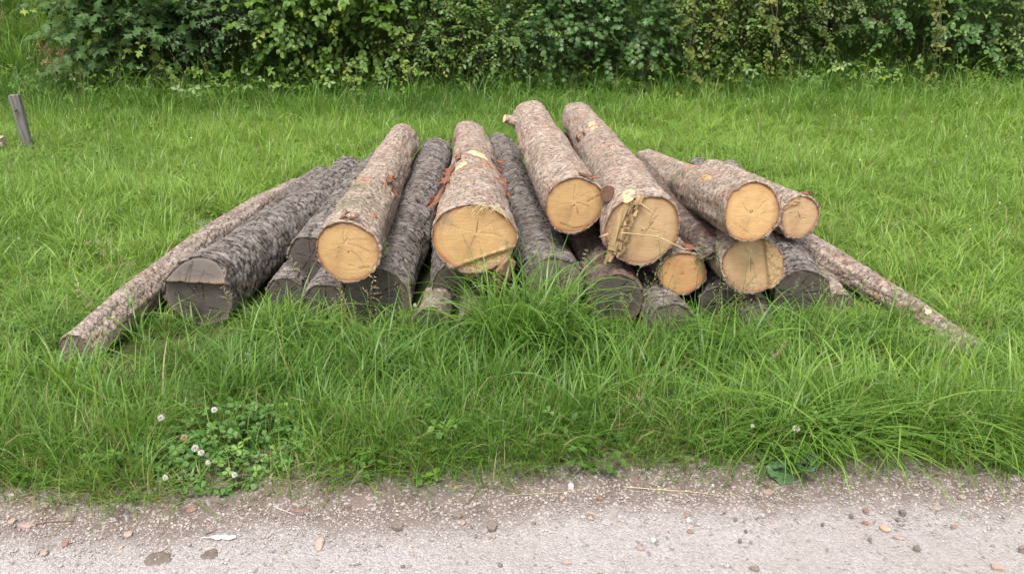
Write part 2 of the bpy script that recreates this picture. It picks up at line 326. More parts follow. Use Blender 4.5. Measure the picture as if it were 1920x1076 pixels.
def make_log(key, label, P0, r0, P1, r1, bark='fresh', face='fresh', nt_=112, ns=None, prof=None, flare=0.0, end=None, nr=26, pith=(0, 0), cracks=(), whorls=(),
             peel=0.5, moss=(), torn=None, stain=None, group='felled logs in the pile', name='log', bow=0.01, seed=1.0):
    bow = bow * 1.8
    P0, P1 = Vector(P0), Vector(P1); ax = (P1 - P0); L = ax.length; ax.normalize()
    ex = ax.cross(Vector((0, 0, 1))).normalized(); ez = ex.cross(ax).normalized()
    rot = Matrix((ex, ax, ez)).transposed().to_4x4()
    base = P0 - ez * r0
    root = thing(name, base, label, 'log', group, rot)
    lg = Log(); lg.root, lg.L, lg.r0, lg.r1 = root, L, r0, r1; LOGS[key] = lg
    ns = ns or int(L / 0.0105)
    ph = np.arange(nt_) / nt_ * 2 * np.pi; th = ph - 0.35 * np.sin(ph)             # 0 = top, finer there
    t = np.linspace(0, 1, ns); TH, T = np.meshgrid(th, t)
    def prof_r(thv, y):
        r = r0 + (r1 - r0) * (y / L) + flare * r0 * np.exp(-y / 0.18)
        r = r * (1 + 0.035 * np.cos(2 * thv + seed) + 0.02 * np.cos(3 * thv + seed * 2.3 + y * 1.5) + 0.012 * np.cos(5 * thv + seed * 5 + y * 2.0))
        if prof:
            a = np.array([q[0] for q in prof]); mlt = np.array([q[1] for q in prof]); a = np.concatenate([a - 360, a, a + 360]); mlt = np.tile(mlt, 3)
            k = np.interp(np.degrees(np.mod(thv, 2 * np.pi)), a, mlt); r = r * (1 + (k - 1) * np.exp(-y / 0.45))
        return r
    def cen(y): q = np.sin(np.pi * np.clip(y / L, 0, 1)); return bow * np.cos(seed * 3) * q, bow * np.sin(seed * 3) * q
    yend = (lambda x, z: np.zeros_like(x)) if end is None else end
    Rr = prof_r(TH, T * L)
    y0 = yend(Rr * np.sin(TH) / r0, Rr * np.cos(TH) / r0) * r0
    Yv = y0 + T * (L - y0)
    cw, cl, hgt, tilt = STY[bark]; rm = 0.5 * (r0 + r1); nu = max(8, int(2 * np.pi * rm / cw))
    wv = 0.5 * (fbm(TH * 3 + seed, Yv * 6, seed, 2) - 0.5)
    U = (TH / (2 * np.pi) * nu) + 0.0; Vv = Yv / cl + wv * 3.0 + 1.2 * np.sin(TH * 2 + seed) + seed * 13
    F1, F2, ID, DU, DV = worley(U, Vv, nu, seed)
    g = F2 - F1; plate = sm(0.02, 0.30, g); fiss = 1 - sm(0.0, 0.16, g)
    fiss = fiss * sm(0.32, 0.60, fbm(U * 0.6, Vv * 0.5, seed + 2, 2) + 0.14 * (bark != 'fresh'))
    lump = (fbm(TH * 1.6 + 2, Yv * 2.6, seed + 4, 3) - 0.5) * np.minimum(1, np.minimum(TH, 2 * np.pi - TH) / 0.4)
    rel = 0.45 + 1.1 * sm(0.3, 0.7, fbm(TH * 1.2 + seed, Yv * 2.4 + seed, seed + 61, 3)); fiss = fiss * np.clip(rel, .5, 1.2).clip(0, 1)
    disp = rel * hgt * (plate - 1) * (0.4 + 0.6 * ID) + tilt * (DU * (hash2(ID, 1, 2.0) - 0.2) + DV * (hash2(ID, 3, 4.0) - 0.1)) + lump * 0.034
    disp = disp + 0.002 * (hash2(np.round(TH * 200), np.round(Yv * 400), seed) - 0.5)
    pl = sm(0.60, 0.74, fbm(TH * 2.4 + seed * 7, Yv * 11 + seed, seed + 11, 3)) * peel * 0.75
    for wy, amp in whorls:
        q = np.exp(-((Yv - wy - 0.015 * np.sin(TH * 3 + seed)) / 0.028) ** 2); bumps = sm(0.4, 0.8, fbm(TH * 2.2 + wy * 9, Yv * 9, seed + 21, 2))
        disp = disp + amp * q * (0.35 + bumps); pl = np.maximum(pl, q * sm(0.35, 0.6, fbm(TH * 3 + wy, Yv * 20, seed + 31, 2)))
    mo = np.zeros_like(TH)
    for (my, mt, mr) in moss:
        mo = np.maximum(mo, np.exp(-(((Yv - my) / mr) ** 2 + ((np.mod(TH - R(mt) + np.pi, 2 * np.pi) - np.pi) * rm / mr) ** 2)))
    Rb = Rr + disp * sm(-0.01, 0.03, T * L + 0.02)
    cx, cz = cen(Yv)
    Vb = np.stack([Rb * np.sin(TH) + cx, Yv + 1.4 * 0.010 * (fbm(np.cos(TH) * 6 + seed, np.sin(TH) * 6, seed + 41, 3) - 0.5) * (T == 0), Rb * np.cos(TH) + cz + r0], -1).reshape(-1, 3)
    thick = 0.030 * r0 + 0.004
    Ri = Rr[0] - thick; x_, z_ = Ri * np.sin(th), Ri * np.cos(th); yi = yend(x_ / r0, z_ / r0) * r0
    rag = 0.010 * (fbm(np.cos(th) * 6 + seed, np.sin(th) * 6, seed + 41, 3) - 0.5); x_ = x_ * (1 + rag * 1.5); z_ = z_ * (1 + rag * 1.5); lip = np.stack([x_, yi + 0.001 + rag, z_ + r0], -1); lip2 = np.stack([x_, yi + 0.016, z_ + r0], -1)
    n0 = len(Vb); Vall = np.vstack([lip2, lip, Vb]); Fb = grid_faces(nt_, ns + 2, True)[:, ::-1]
    ext = lambda a, v: np.concatenate([np.full(2 * nt_, v), a.ravel()])
    obj('bark', mesh('bark', Vall, Fb, [BARK[bark]], {'plate': ext(ID, 0.2), 'fiss': ext(fiss, 0.3), 'peel': ext(pl, 0.9 if bark != 'old' else 0.2), 'moss': ext(mo, 0.0)}), root)
    # near cut face
    rho = np.linspace(0, 1, nr + 1)[1:]; RHO, TF = np.meshgrid(rho, th, indexing='ij')
    Rf = (Rr[0] - thick + 0.002)[None, :] * RHO; x, z = Rf * np.sin(TF), Rf * np.cos(TF)
    y = yend(x / r0, z / r0) * r0 + 0.005 + 0.0012 * (fbm(x * 60, z * 240, seed, 2) - 0.5)
    ck = np.zeros_like(x); gck = np.random.default_rng(int(seed * 10)); isold = face.startswith('old')
    for q in range(9 if isold else 5):
        a0 = gck.random() * 6.283; r0_, r1_ = gck.uniform(.05, .45), gck.uniform(.55, .95) if isold else gck.uniform(.4, .8)
        cracks = list(cracks) + [[(pith[0] + r0_ * math.cos(a0) * .8, pith[1] + r0_ * math.sin(a0) * .8), (pith[0] * .5 + .5 * (r0_ + r1_) * math.cos(a0 + .08), pith[1] * .5 + .5 * (r0_ + r1_) * math.sin(a0 + .08)), (r1_ * math.cos(a0), r1_ * math.sin(a0))]]
    for icr, cr in enumerate(cracks):
        cw_ = 0.7 if isold else (0.55 if icr < len(cracks) - 5 else 0.30)
        for (ax_, az_), (bx_, bz_) in zip(cr[:-1], cr[1:]):
            px, pz = x / r0 - ax_, z / r0 - az_; dx, dz = bx_ - ax_, bz_ - az_; k = np.clip((px * dx + pz * dz) / (dx * dx + dz * dz), 0, 1)
            ck = np.maximum(ck, cw_ - cw_ * sm(0.002, 0.022, 0.030 * (fbm(x * 40, z * 40, seed, 2) - 0.5) + np.hypot(px - k * dx, pz - k * dz)))
    y = y + 0.006 * ck
    tn = np.zeros_like(x) if torn is None else torn(x / r0, z / r0)
    sn = 0.75 * sm(.70, 1.0, RHO) * sm(.48, .68, fbm(np.cos(TF) * 1.6 + seed * 3, np.sin(TF) * 1.6 + seed, seed + 51, 3)); sn = sn if stain is None else np.maximum(sn, stain(x / r0, z / r0))
    y = y - 0.012 * tn * (fbm(x * 90, z * 90, seed + 3, 3) - 0.3)
    Vf = np.vstack([[[0, float(yend(np.zeros(1), np.zeros(1))[0]) * r0 + 0.005, r0]], np.stack([x, y, z + r0], -1).reshape(-1, 3)])
    a = np.arange(nt_); fan = np.stack([np.zeros(nt_, int), 1 + (a + 1) % nt_, 1 + a], -1)
    disc = np.stack([Vf[:, 0] / r0 - pith[0], np.full(len(Vf), seed * 3.0) * 0, (Vf[:, 2] - r0) / r0 - pith[1]], -1)
    pre = lambda A, v=0.0: np.concatenate([[v], A.ravel()])
    obj('cut_face', mesh('cut_face', Vf, [fan, 1 + grid_faces(nt_, nr, True)[:, ::-1]], [FACE[face]], {'disc': disc, 'crack': pre(ck), 'rim': pre(RHO * np.ones_like(TF)), 'torn': pre(tn), 'stain': pre(sn)}), root)
    # far cut face
    Re = Rb[-1]; rh = np.array([0.35, 0.7, 1.0])
    Ve = np.stack([(rh[:, None] * Re * np.sin(th)), np.full((3, nt_), L - 0.002), rh[:, None] * Re * np.cos(th) + r0], -1).reshape(-1, 3); Ve = np.vstack([[[0, L - 0.002, r0]], Ve])
    dsc = np.stack([Ve[:, 0] / r1, Ve[:, 1] * 0, (Ve[:, 2] - r0) / r1], -1); rim = np.concatenate([[0], np.repeat(rh, nt_)])
    obj('far_cut_face', mesh('far_cut_face', Ve, [np.stack([np.zeros(nt_, int), 1 + a, 1 + (a + 1) % nt_], -1), 1 + grid_faces(nt_, 3, True)], [FACE[face]], {'disc': dsc, 'rim': rim}), root)
    def surf(y, deg, lift=0.0):
        thv = R(deg); r = float(prof_r(np.array([thv]), np.array([y]))[0]) + lift; c_ = cen(y)
        return np.array([r * math.sin(thv) + c_[0], y, r * math.cos(thv) + c_[1] + r0])
    lg.surf = surf; lg.P0, lg.P1 = np.array(P0), np.array(P1)
    return lg
def bare_patch(lg, y, deg, ly, lw, name='bare_patch', mat=None, seed=0.0, lift=0.005, label=None, skew=0.0):
    """ragged lens of exposed wood lying on the bark; its rim dives into the bark"""
    nr, na = 5, 22; V = [lg.surf(y, deg, lift)]; D = [(.3, 0, 0)]
    for i in range(1, nr + 1):
        for k in range(na):
            a = k / na * 2 * np.pi; q = i / nr * (0.75 + 0.5 * float(vn(np.array([math.cos(a) * 2 + 7 + seed]), np.array([math.sin(a) * 2 + seed]))[0]))
            yy = y + ly * q * math.sin(a) + skew * lw * q * math.cos(a); dd = deg + math.degrees(lw * q * math.cos(a) / lg.r0)
            V.append(lg.surf(yy, dd, lift * (1 - (i / nr) ** 4 * 1.9))); D.append((.3 + q * math.cos(a) * 0.06, 0, q * math.sin(a) * 0.03))
    a = np.arange(na); fan = np.stack([np.zeros(na, int), 1 + a, 1 + (a + 1) % na], -1)
    me = mesh(name, V, [fan, 1 + grid_faces(na, nr, True)], [mat or BARE], {'disc': np.array(D), 'rim': np.concatenate([[0], np.repeat(np.arange(1, nr + 1) / nr * 0.99, na)])})
    o = obj(name, me, lg.root)
    if label: o['label'] = label
    return o
def bark_flap(lg, y, deg, wy, length, curl, side=1, twist=0.0, thick=0.003, seed=0.0, taper=0.45):
    """ragged strip of bark still attached along one edge and lifting off the trunk"""
    n, k = 11, 9; s0 = lg.surf(y, deg, 0.004); thv = R(deg)
    tan = np.array([math.cos(thv), 0, -math.sin(thv)]) * side; nor = np.array([math.sin(thv), 0, math.cos(thv)]); P = s0.copy(); cs = []
    for i in range(n):
        tt = i / (n - 1); a = curl * tt ** 1.5 - 0.5 * tt * length / lg.r0 * (curl < .6) + 0.05; d = tan * math.cos(a) + nor * math.sin(a) + np.array([0, twist, 0]); cs.append((P.copy(), unit(-tan * math.sin(a) + nor * math.cos(a)), tt)); P = P + unit(d) * length / (n - 1)
    top, bot = [], []
    for (p, nn, tt) in cs:
        for j in range(k):
            q = j / (k - 1) - 0.5; jag = float(vn(np.array(tt * 4. + seed), np.array(q * 0 + (9. if q > 0 else 3.)), seed)); end = float(vn(np.array(q * 7. + seed), np.array(1.), seed + 4))
            wd = wy * (1 - taper * tt) * (0.55 + 0.9 * jag); back = -unit(P - s0) * length * 0.55 * end * tt ** 3
            off = np.array([0, wd * q, 0]) + back + nn * (0.030 * q * q * tt * (1 if seed % 2 else -1) + 0.016 * (float(vn(np.array(tt * 3. + seed * 3), np.array(q * 5.), seed + 1)) - 0.5) * (0.3 + tt))
            top.append(p + off + nn * thick / 2); bot.append(p + off - nn * thick / 2)
    V = np.array(top + bot); f = grid_faces(k, n); m_ = k * n; side_f = []
    ring = [i for i in range(k)] + [r * k + k - 1 for r in range(1, n)] + [(n - 1) * k + c for c in range(k - 2, -1, -1)] + [r * k for r in range(n - 2, 0, -1)]
    for a, b in zip(ring, ring[1:] + ring[:1]): side_f.append((a, b, b + m_, a + m_))
    return obj('bark_flap', mesh('bark_flap', V, [f, f[:, ::-1] + m_, np.array(side_f)], [REDBARK]), lg.root)
def stub(lg, y, deg, rad, length, lean=0.3, name='branch_stub', mat=None, end_mat=None):
    s = lg.surf(y, deg, -0.02); thv = R(deg); nor = np.array([math.sin(thv), 0, math.cos(thv)]); d = unit(nor + np.array([0, lean, 0]))
    pts = [s + d * (q * (length + 0.02)) for q in (0, 0.35, 0.7, 1.0)]; V, Fs = tube(pts, [rad * 1.6, rad * 1.15, rad, rad * 0.92], 12, False)
    V = V + (rng.random(V.shape) - 0.5) * rad * 0.15
    o = obj(name, mesh(name, V, Fs, [mat or BARK['fresh']], {'plate': rng.random(len(V))}), lg.root)
    ring = V[-12:]; c_ = ring.mean(0) + d * rad * 0.1; e = np.vstack([c_[None], ring + d * 0.001]); a = np.arange(12)
    obj('broken_end', mesh('broken_end', e, np.stack([np.zeros(12, int), 1 + a, 1 + (a + 1) % 12], -1), [end_mat or BARE], {'disc': (e - c_) * 6}), o)
    return o

GT = 'pale fresh-cut logs on top of the pile'; GO = 'grey weathered logs at the bottom of the pile'
lo = lambda a, b: lambda x, z: sm(a, b, x)
A = make_log('A', 'fresh log with pinkish lichen-stained bark, leftmost of the bright yellow cut ends', (-0.716, 3.300, 0.430), .142, (-0.819, 6.063, 0.366), .112, seed=1.3,
  prof=[(0, 1.0), (60, 0.98), (110, 1.02), (150, 0.97), (200, 1.0), (250, 1.03), (300, 1.0)], pith=(-0.12, 0.28), cracks=[[(-0.05, -0.42), (0.35, -0.55), (0.95, -0.42)], [(-0.12, 0.28), (0.02, 0.45)], [(-0.12, .28), (-.3, .1)]],
  torn=lambda x, z: sm(0.50, 0.6, x) * sm(-0.35, -0.42, z) * sm(-0.68, -0.6, z) * 0.8, stain=lambda x, z: sm(-0.78, -0.9, z) * 0.5, whorls=[(0.9, .008), (1.95, .006)], moss=[(0.35, -25, .12), (0.75, -40, .12), (0.5, 30, .06)], group=GT, peel=0.45)
bark_flap(A, 1.0, 34, .14, .07, 1.0, 1, 0.3, seed=3); bark_flap(A, .93, 58, .12, .06, .9, 1, -0.4, seed=4); bark_flap(A, .05, -12, .07, .05, .9, 1, 0.0, seed=5); bark_flap(A, .04, 4, .05, .05, 1.0, 1, 0.2, seed=6)
bare_patch(A, 0.82, -8, .05, .035, 'scraped_patch', PEELBARK, 2.0)
bare_patch(A, 0.25, 42, .03, .022, 'scraped_patch', PEELBARK, 3.0)
B_end = lambda x, z: np.where(z < -0.62 + 0.33 * (x + 0.15), 0.10 * sm(0.0, 0.12, (-0.62 + 0.33 * (x + 0.15)) - z), 0.0)
B = make_log('B', 'thickest fresh log with flared flat-bottomed end and red bark peeling off', (-0.164, 3.340, 0.486), .180, (-0.327, 6.203, 0.359), .119, seed=2.1, nr=44,
  prof=[(0, .84), (25, .86), (50, .92), (78, 1.06), (95, 1.08), (112, 1.02), (128, .99), (150, .90), (180, .97), (200, 1.03), (235, 1.02), (268, 1.06), (290, 1.02), (315, .95), (340, .88)], pith=(.05, .1), end=B_end,
  torn=lambda x, z: sm(-0.55, -0.62, z - 0.33 * (x + .15)), stain=lambda x, z: np.maximum(sm(-0.35, -0.75, x) * sm(0.1, .5, z), sm(.6, .8, x) * sm(.1, -.3, z)), cracks=[[(0.05, .1), (0.10, .45)]],
  whorls=[(1.05, .012), (0.75, .008), (1.5, .006)], group=GT, peel=0.7)
for a in [(0.80, -50, .26, .10, 1.0, -1, .2, 1), (1.02, -44, .30, .09, 1.2, -1, -.2, 2), (0.72, -64, .24, .20, 1.0, -1, -.7, 3), (0.56, -72, .12, .28, .45, -1, -.5, 8), (0.60, -62, .09, .24, .35, -1, -.2, 10), (1.12, 46, .20, .08, 1.1, 1, .3, 4), (0.80, 54, .22, .07, 1.2, 1, -.1, 5), (1.28, 40, .07, .12, 1.1, 1, .5, 6), (2.2, -54, .12, .06, 1.2, -1, 0.2, 7), (.62, 66, .16, .05, 1.1, 1, 0, 9), (1.25, -30, .2, .05, .5, -1, .1, 12)]:
    bark_flap(B, a[0], a[1], a[2], a[3], a[4], a[5], a[6], seed=a[7])
bare_patch(B, 1.22, 10, .10, .075, seed=1.0, skew=-0.8); bare_patch(B, 0.93, -28, .07, .045, seed=4.0, skew=.6)
bare_patch(B, 0.98, 28, .06, .05, 'scraped_patch', PEELBARK, 6.0); bare_patch(B, .72, 48, .07, .05, 'scraped_patch', PEELBARK, 7.0)
C = make_log('C', 'fresh log with clear rings and a broken branch stub near its far end', (0.294, 3.639, 0.544), .143, (0.126, 5.757, 0.574), .126, seed=3.7, pith=(-.02, .08),
  cracks=[[(.08, -.1), (.14, -.35)], [(.45, .1), (.95, .38)], [(-.5, -.6), (0, -.82), (.5, -.72)]], whorls=[(1.35, .010), (1.25, .006)], group=GT, peel=0.75, face='fresh')
stub(C, 1.85, -72, .030, .085, -.25); bark_flap(C, .04, 10, .06, .10, .4, 1, 0.0, seed=2)
D_end = lambda x, z: -0.10 * sm(-0.42, -0.46, x + 0.33 * z * -1.0)
D = make_log('D', 'fresh log with torn splintered strip and knot stub beside its broad face', (0.593, 3.459, 0.479), .171, (0.507, 6.440, 0.465), .117, seed=4.4, pith=(.1, .05), nr=34,
  prof=[(0, .97), (45, 1.0), (90, 1.0), (140, 1.0), (180, .97), (225, 1.0), (265, 1.02), (300, 1.05), (330, 1.02)],
  cracks=[[(.0, -.2), (.28, .22)], [(.33, -.5), (.45, -.44)]], stain=lambda x, z: sm(-.3, -.6, x + .3 * z) * .9, whorls=[(1.75, .014), (1.1, .007), (2.3, .006)], group=GT, peel=0.6, face='tan')
stub(D, .18, -48, .042, .055, -.9, end_mat=DARKHOLE); bare_patch(D, .07, -24, .09, .038, seed=3.0, lift=.006, skew=.8); bare_patch(D, 1.8, -12, .13, .04, seed=9.0, skew=1.2); bare_patch(D, 1.62, -42, .10, .03, seed=12.0)
bark_flap(D, 1.72, -50, .22, .06, 1.0, -1, .1, seed=7); bark_flap(D, 1.62, -30, .12, .05, .7, -1, .1, seed=11)
E = make_log('E', 'fresh upper right log with clean round face and oval knot scar on top', (1.016, 3.260, 0.624), .128, (0.939, 5.502, 0.301), .101, seed=5.9, pith=(.0, -.12),
  cracks=[[(-.6, -.35), (.1, -.8)]], whorls=[(0.85, .012), (1.5, .005)], moss=[(.92, -32, .07), (1.02, -55, .07)], group=GT, peel=0.75)
bare_patch(E, .52, -34, .085, .024, seed=5.0, lift=.006, name='knot_scar', skew=.3, mat=SCAR); bare_patch(E, .98, 5, .02, .10, seed=8.0, mat=PEELBARK, name='scraped_patch')
Fl = make_log('F', 'small fresh log with notched yellow face, at the upper right edge of the pile', (1.435, 3.826, 0.430), .106, (1.273, 5.059, 0.346), .088, seed=6.2, nt_=96, pith=(.1, .2),
  cracks=[[(-.55, .15), (-.1, .25), (.05, -.12), (.6, -.02)]], torn=lambda x, z: sm(.0, -.08, x) * sm(.45, .6, z - .2 * x), group=GT, peel=0.6, face='tan')
bark_flap(Fl, .03, 10, .04, .06, .8, 1, 0, seed=3); bark_flap(Fl, .02, 52, .03, .04, .8, 1, 0, seed=4)
G_end = lambda x, z: -0.16 * sm(0.40, 0.46, x + 0.20 * z)
G = make_log('G', 'fresh log below the upper right one, torn strip on its face', (1.070, 3.340, 0.362), .139, (1.050, 5.582, 0.139), .122, seed=7.7, nr=40, pith=(-.05, .2), end=G_end,
  prof=[(0, .93), (40, .95), (80, 1.03), (110, 1.05), (140, 1.0), (180, 1.02), (220, 1.0), (270, 1.0), (320, .97)], torn=lambda x, z: 0.8 * sm(.40, .46, x + .2 * z), stain=lambda x, z: sm(-.3, -.75, z + .1 * x) * .5,
  cracks=[[(-.05, .2), (-.02, -.3)]], group=GT, peel=.9, bark='fresh', face='tan')
G2 = make_log('G2', 'reddish-brown cracked log wedged behind the hinge-strip log, its end hidden in shade', (0.935, 3.72, 0.315), .112, (0.765, 4.95, 0.390), .102, 'brown', 'old', end=lambda x, z: 1.6 * x - 2.1 * z, seed=8.1, peel=.9, group='dark logs inside the pile')
H = make_log('H', 'smallest orange-faced fresh log, tucked low beneath the splintered log', (0.800, 3.50, 0.253), .1125, (0.702, 5.60, 0.200), .105, 'fresh', 'orange', seed=9.3, nt_=96, pith=(.1, .55), cracks=[], group=GT, peel=1.0)
bark_flap(H, .06, 8, .10, .09, .4, 1, 0, seed=5)
RG = lambda x: 0.10 * (fbm(x * 3.0 + 5, x * 0 + 1.5, 3.0, 3) - 0.5)
I_end = lambda x, z: np.where(z + RG(x) > 0.40, -0.20 + (z + RG(x) - 0.40) * 0.95, -0.20 * sm(0.27, 0.40, z + RG(x)))
I = make_log('I', 'large grey weathered log with a slanting notch cut across the top of its dark face', (-1.456, 3.440, 0.178), .171, (-1.174, 5.703, 0.199), .112, 'old', 'old', seed=10.5, nr=64, end=I_end, pith=(.05, -.3),
  torn=lambda x, z: sm(.20, .31, z + RG(x)) * sm(.55, .42, z + RG(x)) * (0.45 + .5 * sm(.3, .6, x)), cracks=[[(-.25, .35), (-.22, .75)], [(.12, .35), (.2, .6)], [(.4, .3), (.42, .45)]], group=GO, peel=.25, bow=.02)
bare_patch(I, .55, -62, .10, .04, 'scraped_patch', PEELBARK, 4.0)
J = make_log('J', 'long thin pale-barked log at the far left, sunk into the grass', (-1.840, 3.030, 0.075), .088, (-1.510, 5.430, 0.140), .080, 'pale', 'oldlight', seed=11.2, nt_=96, group='thin pale logs at the sides', bow=.03, peel=.5)
K = make_log('K', 'grey log peeking out between the notched log and the thin pale log', (-1.545, 4.35, 0.110), .092, (-1.400, 5.720, 0.140), .093, 'old', 'old', seed=12.7, nt_=80, group=GO, peel=.2)
L_ = make_log('L', 'grey scaly log just left of the leftmost yellow face, dark split end', (-1.010, 3.760, 0.235), .114, (-0.985, 6.05, 0.190), .108, 'old', 'old', seed=13.1, group=GO, cracks=[[(.0, .9), (.05, .2)], [(.5, .7), (.45, -.1)]], peel=.1)
M_ = make_log('M', 'short brown-grey log end low in the grass beside the notched log', (-1.108, 3.629, 0.094), .092, (-1.089, 5.489, 0.120), .09, 'old', 'old', seed=14.6, nt_=80, group=GO, peel=.3)
Nl = make_log('N', 'grey log end standing in grass below the leftmost yellow face', (-0.890, 3.500, 0.105), .099, (-0.842, 5.483, 0.130), .097, 'old', 'old', seed=15.4, nt_=80, group=GO, peel=.3)
O = make_log('O', 'thick grey scaly log between the leftmost yellow face and the widest one', (-0.640, 3.470, 0.145), .152, (-0.598, 6.249, 0.200), .140, 'old', 'old', seed=16.8, group=GO, peel=.12, cracks=[[(-.2, .2), (.1, .7)]])
Pl = make_log('P', 'blackened round log end directly beneath the widest yellow face', (-0.260, 3.608, 0.145), .132, (-0.375, 5.484, 0.165), .120, 'old', 'old', seed=17.9, pith=(-.05, .1), group=GO, peel=.3, cracks=[[(0, .1), (.12, .35)], [(.15, -.15), (.3, .1)], [(-.5, .3), (-.2, .15)]])
Q1 = make_log('Q1', 'short bark-covered log piece lying in grass left of the blackened end', (-0.376, 3.330, 0.075), .082, (-0.36, 3.66, 0.07), .075, 'pale', 'old', seed=18.3, nt_=72, group='short log pieces at the front', peel=.6, name='log_piece')
Q2 = make_log('Q2', 'short flaky log piece lying in grass below the widest yellow face', (-0.181, 3.310, 0.062), .070, (-0.20, 3.62, 0.06), .065, 'pale', 'old', seed=19.2, nt_=72, group='short log pieces at the front', peel=.5, name='log_piece')
Rl = make_log('R', 'grey scaly log in the middle with cracked grey face, right of the widest yellow face', (0.201, 3.500, 0.190), .146, (-0.099, 6.423, 0.220), .117, 'old', 'oldlight', seed=20.4, group=GO, peel=.2, pith=(.2, .1),
  cracks=[[(-.9, .05), (-.3, .12), (.2, .1)], [(.2, .1), (.9, .35)], [(-.3, -.1), (-.25, -.55)], [(.2, .1), (.1, -.4)]])
Sl = make_log('S', 'dark red-brown log in the shade right of the middle grey log', (0.481, 3.419, 0.160), .128, (0.364, 6.254, 0.285), .104, 'brown', 'old', seed=21.7, group='dark logs inside the pile', peel=.9)
Tl = make_log('T', 'low grey log almost buried in grass beneath the smallest orange face', (0.720, 3.300, 0.092), .098, (0.614, 4.664, 0.12), .095, 'old', 'oldlight', seed=22.3, nt_=80, group=GO, peel=.3)
Ul = make_log('U', 'grey log end in grass between the smallest orange face and the thin upright-standing one', (0.985, 3.480, 0.105), .100, (1.340, 5.673, 0.225), .085, 'old', 'old', seed=23.5, nt_=80, group=GO, peel=.2)
Ul.root['label'] = 'grey log end in grass just right of the smallest orange face'
Vl = make_log('V', 'narrow grey log low in front of the hinge-strip log', (1.118, 3.331, 0.073), .083, (1.240, 4.809, 0.083), .080, 'old', 'oldlight', seed=24.9, nt_=80, group=GO, peel=.2)
Wl = make_log('W', 'grey log with hollow-looking dark face at the right end of the bottom row', (1.370, 3.477, 0.144), .138, (1.588, 5.751, 0.175), .098, 'old', 'old', seed=25.6, group=GO, peel=.15, pith=(-.1, .1))
Xl = make_log('X', 'thin grey log half hidden beside the rightmost dark face', (1.575, 3.528, 0.068), .072, (1.665, 5.003, 0.09), .076, 'pale', 'oldlight', seed=26.1, nt_=72, group=GO, peel=.2)
Yl = make_log('Y', 'long thin pale log at the far right sloping down into the grass', (2.020, 3.090, 0.030), .048, (1.365, 4.52, 0.21), .100, 'pale', 'oldlight', seed=27.4, nt_=96, group='thin pale logs at the sides', peel=.7, whorls=[(.55, .006)], bow=.02)
stub(Yl, .30, -25, .017, .008, -.6)
chip_log = make_log('Z', 'weathered grey log butt in the grass left of the pile', (-1.98, 4.80, 0.045), .042, (-1.70, 4.95, 0.05), .04, 'old', 'oldlight', seed=28.4, nt_=48, group='short log pieces at the front', name='log_piece')
chip_log.root['group'] = 'stray wood beside the pile'

# torn strip on the splintered log's face: many broken fibres
def prism(acc, c, d, ln, w1, w2, up):
    d = unit(np.array(d, float)); s = unit(np.cross(d, up)); q = np.cross(s, d); V = []
    for e, k in ((0, 1.0), (1, 0.55 + 0.4 * rng.random())):
        for a, b in ((-1, -1), (1, -1), (1, 1), (-1, 1)): V.append(c + d * ln * e + s * a * w1 * 0.5 * k + q * b * w2 * 0.5 * k + (rng.random(3) - 0.5) * w1 * 0.4)
    acc.add(V, np.array([(0, 3, 2, 1), (4, 5, 6, 7), (0, 1, 5, 4), (1, 2, 6, 5), (2, 3, 7, 6), (3, 0, 4, 7)]))
ac = Acc(); top, bot = np.array([-.045, 0, .165 + .171]), np.array([-.135, 0, -.135 + .171]); dd = unit(bot - top)
for i in range(110):
    s = rng.random() * .93; lat = (rng.random() - 0.5) * .075; p = top + (bot - top) * s + np.array([lat, -.002 - .028 * rng.random() * (1 - abs(lat) / .05), .3 * lat]); dr = dd * (1 if rng.random() < .7 or s < .2 else -1) + (rng.random(3) - .5) * .35
    prism(ac, p, dr, min(.015 + .03 * rng.random(), .3 * (1 - s) + .012), .008 + .014 * rng.random(), .008 + .012 * rng.random(), (0, -1, 0))
tag(obj('torn_strip', ac.mesh('torn_strip', [TORN], False), D.root), kind='stuff')
ac = Acc()
for i in range(9):
    p = top + np.array([-.035 - .004 * i, -.012 - .003 * (i % 3), -.03 - .008 * i]); prism(ac, p, dd + np.array([.02 * i - .08, 0, 0]), .12 + .06 * rng.random(), .02, .03, (0, -1, 0))
obj('split_plank', ac.mesh('split_plank', [plain_mat('split_wood', (.33, .215, .11), (.46, .32, .175), 30., .7, .2, .3, .003, (3, 1, .3))], False), D.root)
for (p, d, ln) in [((-.02, -.02, .30), (.8, -.5, -.55), .075), ((-.16, -.02, .16), (-.9, -.5, -.1), .05)]:
    V, Fs = tube([np.array(p) + unit(np.array(d)) * ln * q for q in (0, .5, 1)], [.007, .005, .001], 5); obj('splinter', mesh('splinter', V, Fs, [TORN], smooth=False), D.root)
STRAW = plain_mat('dry_straw', (.42, .33, .16), (.62, .52, .30), 60., .6, .3, .1)
def straw(label, pts, r=.0016, mat=None, name='straw', cat='straw', group=None):
    P = np.array(pts, float); o0 = P[0].copy(); t = np.linspace(0, 1, 9); q = np.linspace(0, 1, len(P)); C_ = np.stack([np.interp(t, q, P[:, k]) for k in range(3)], -1)
    V, Fs = tube(C_ - o0, np.linspace(r, r * .5, 9), 5); o = obj(name, mesh(name, V, Fs, [mat or STRAW])); o.location = o0; return tag(o, label, cat, group)
straw('long dry straw lying across the splintered cut face', [(.485, 3.36, .50), (.56, 3.415, .475), (.66, 3.445, .455), (.78, 3.43, .40), (.80, 3.43, .40)], .0028)
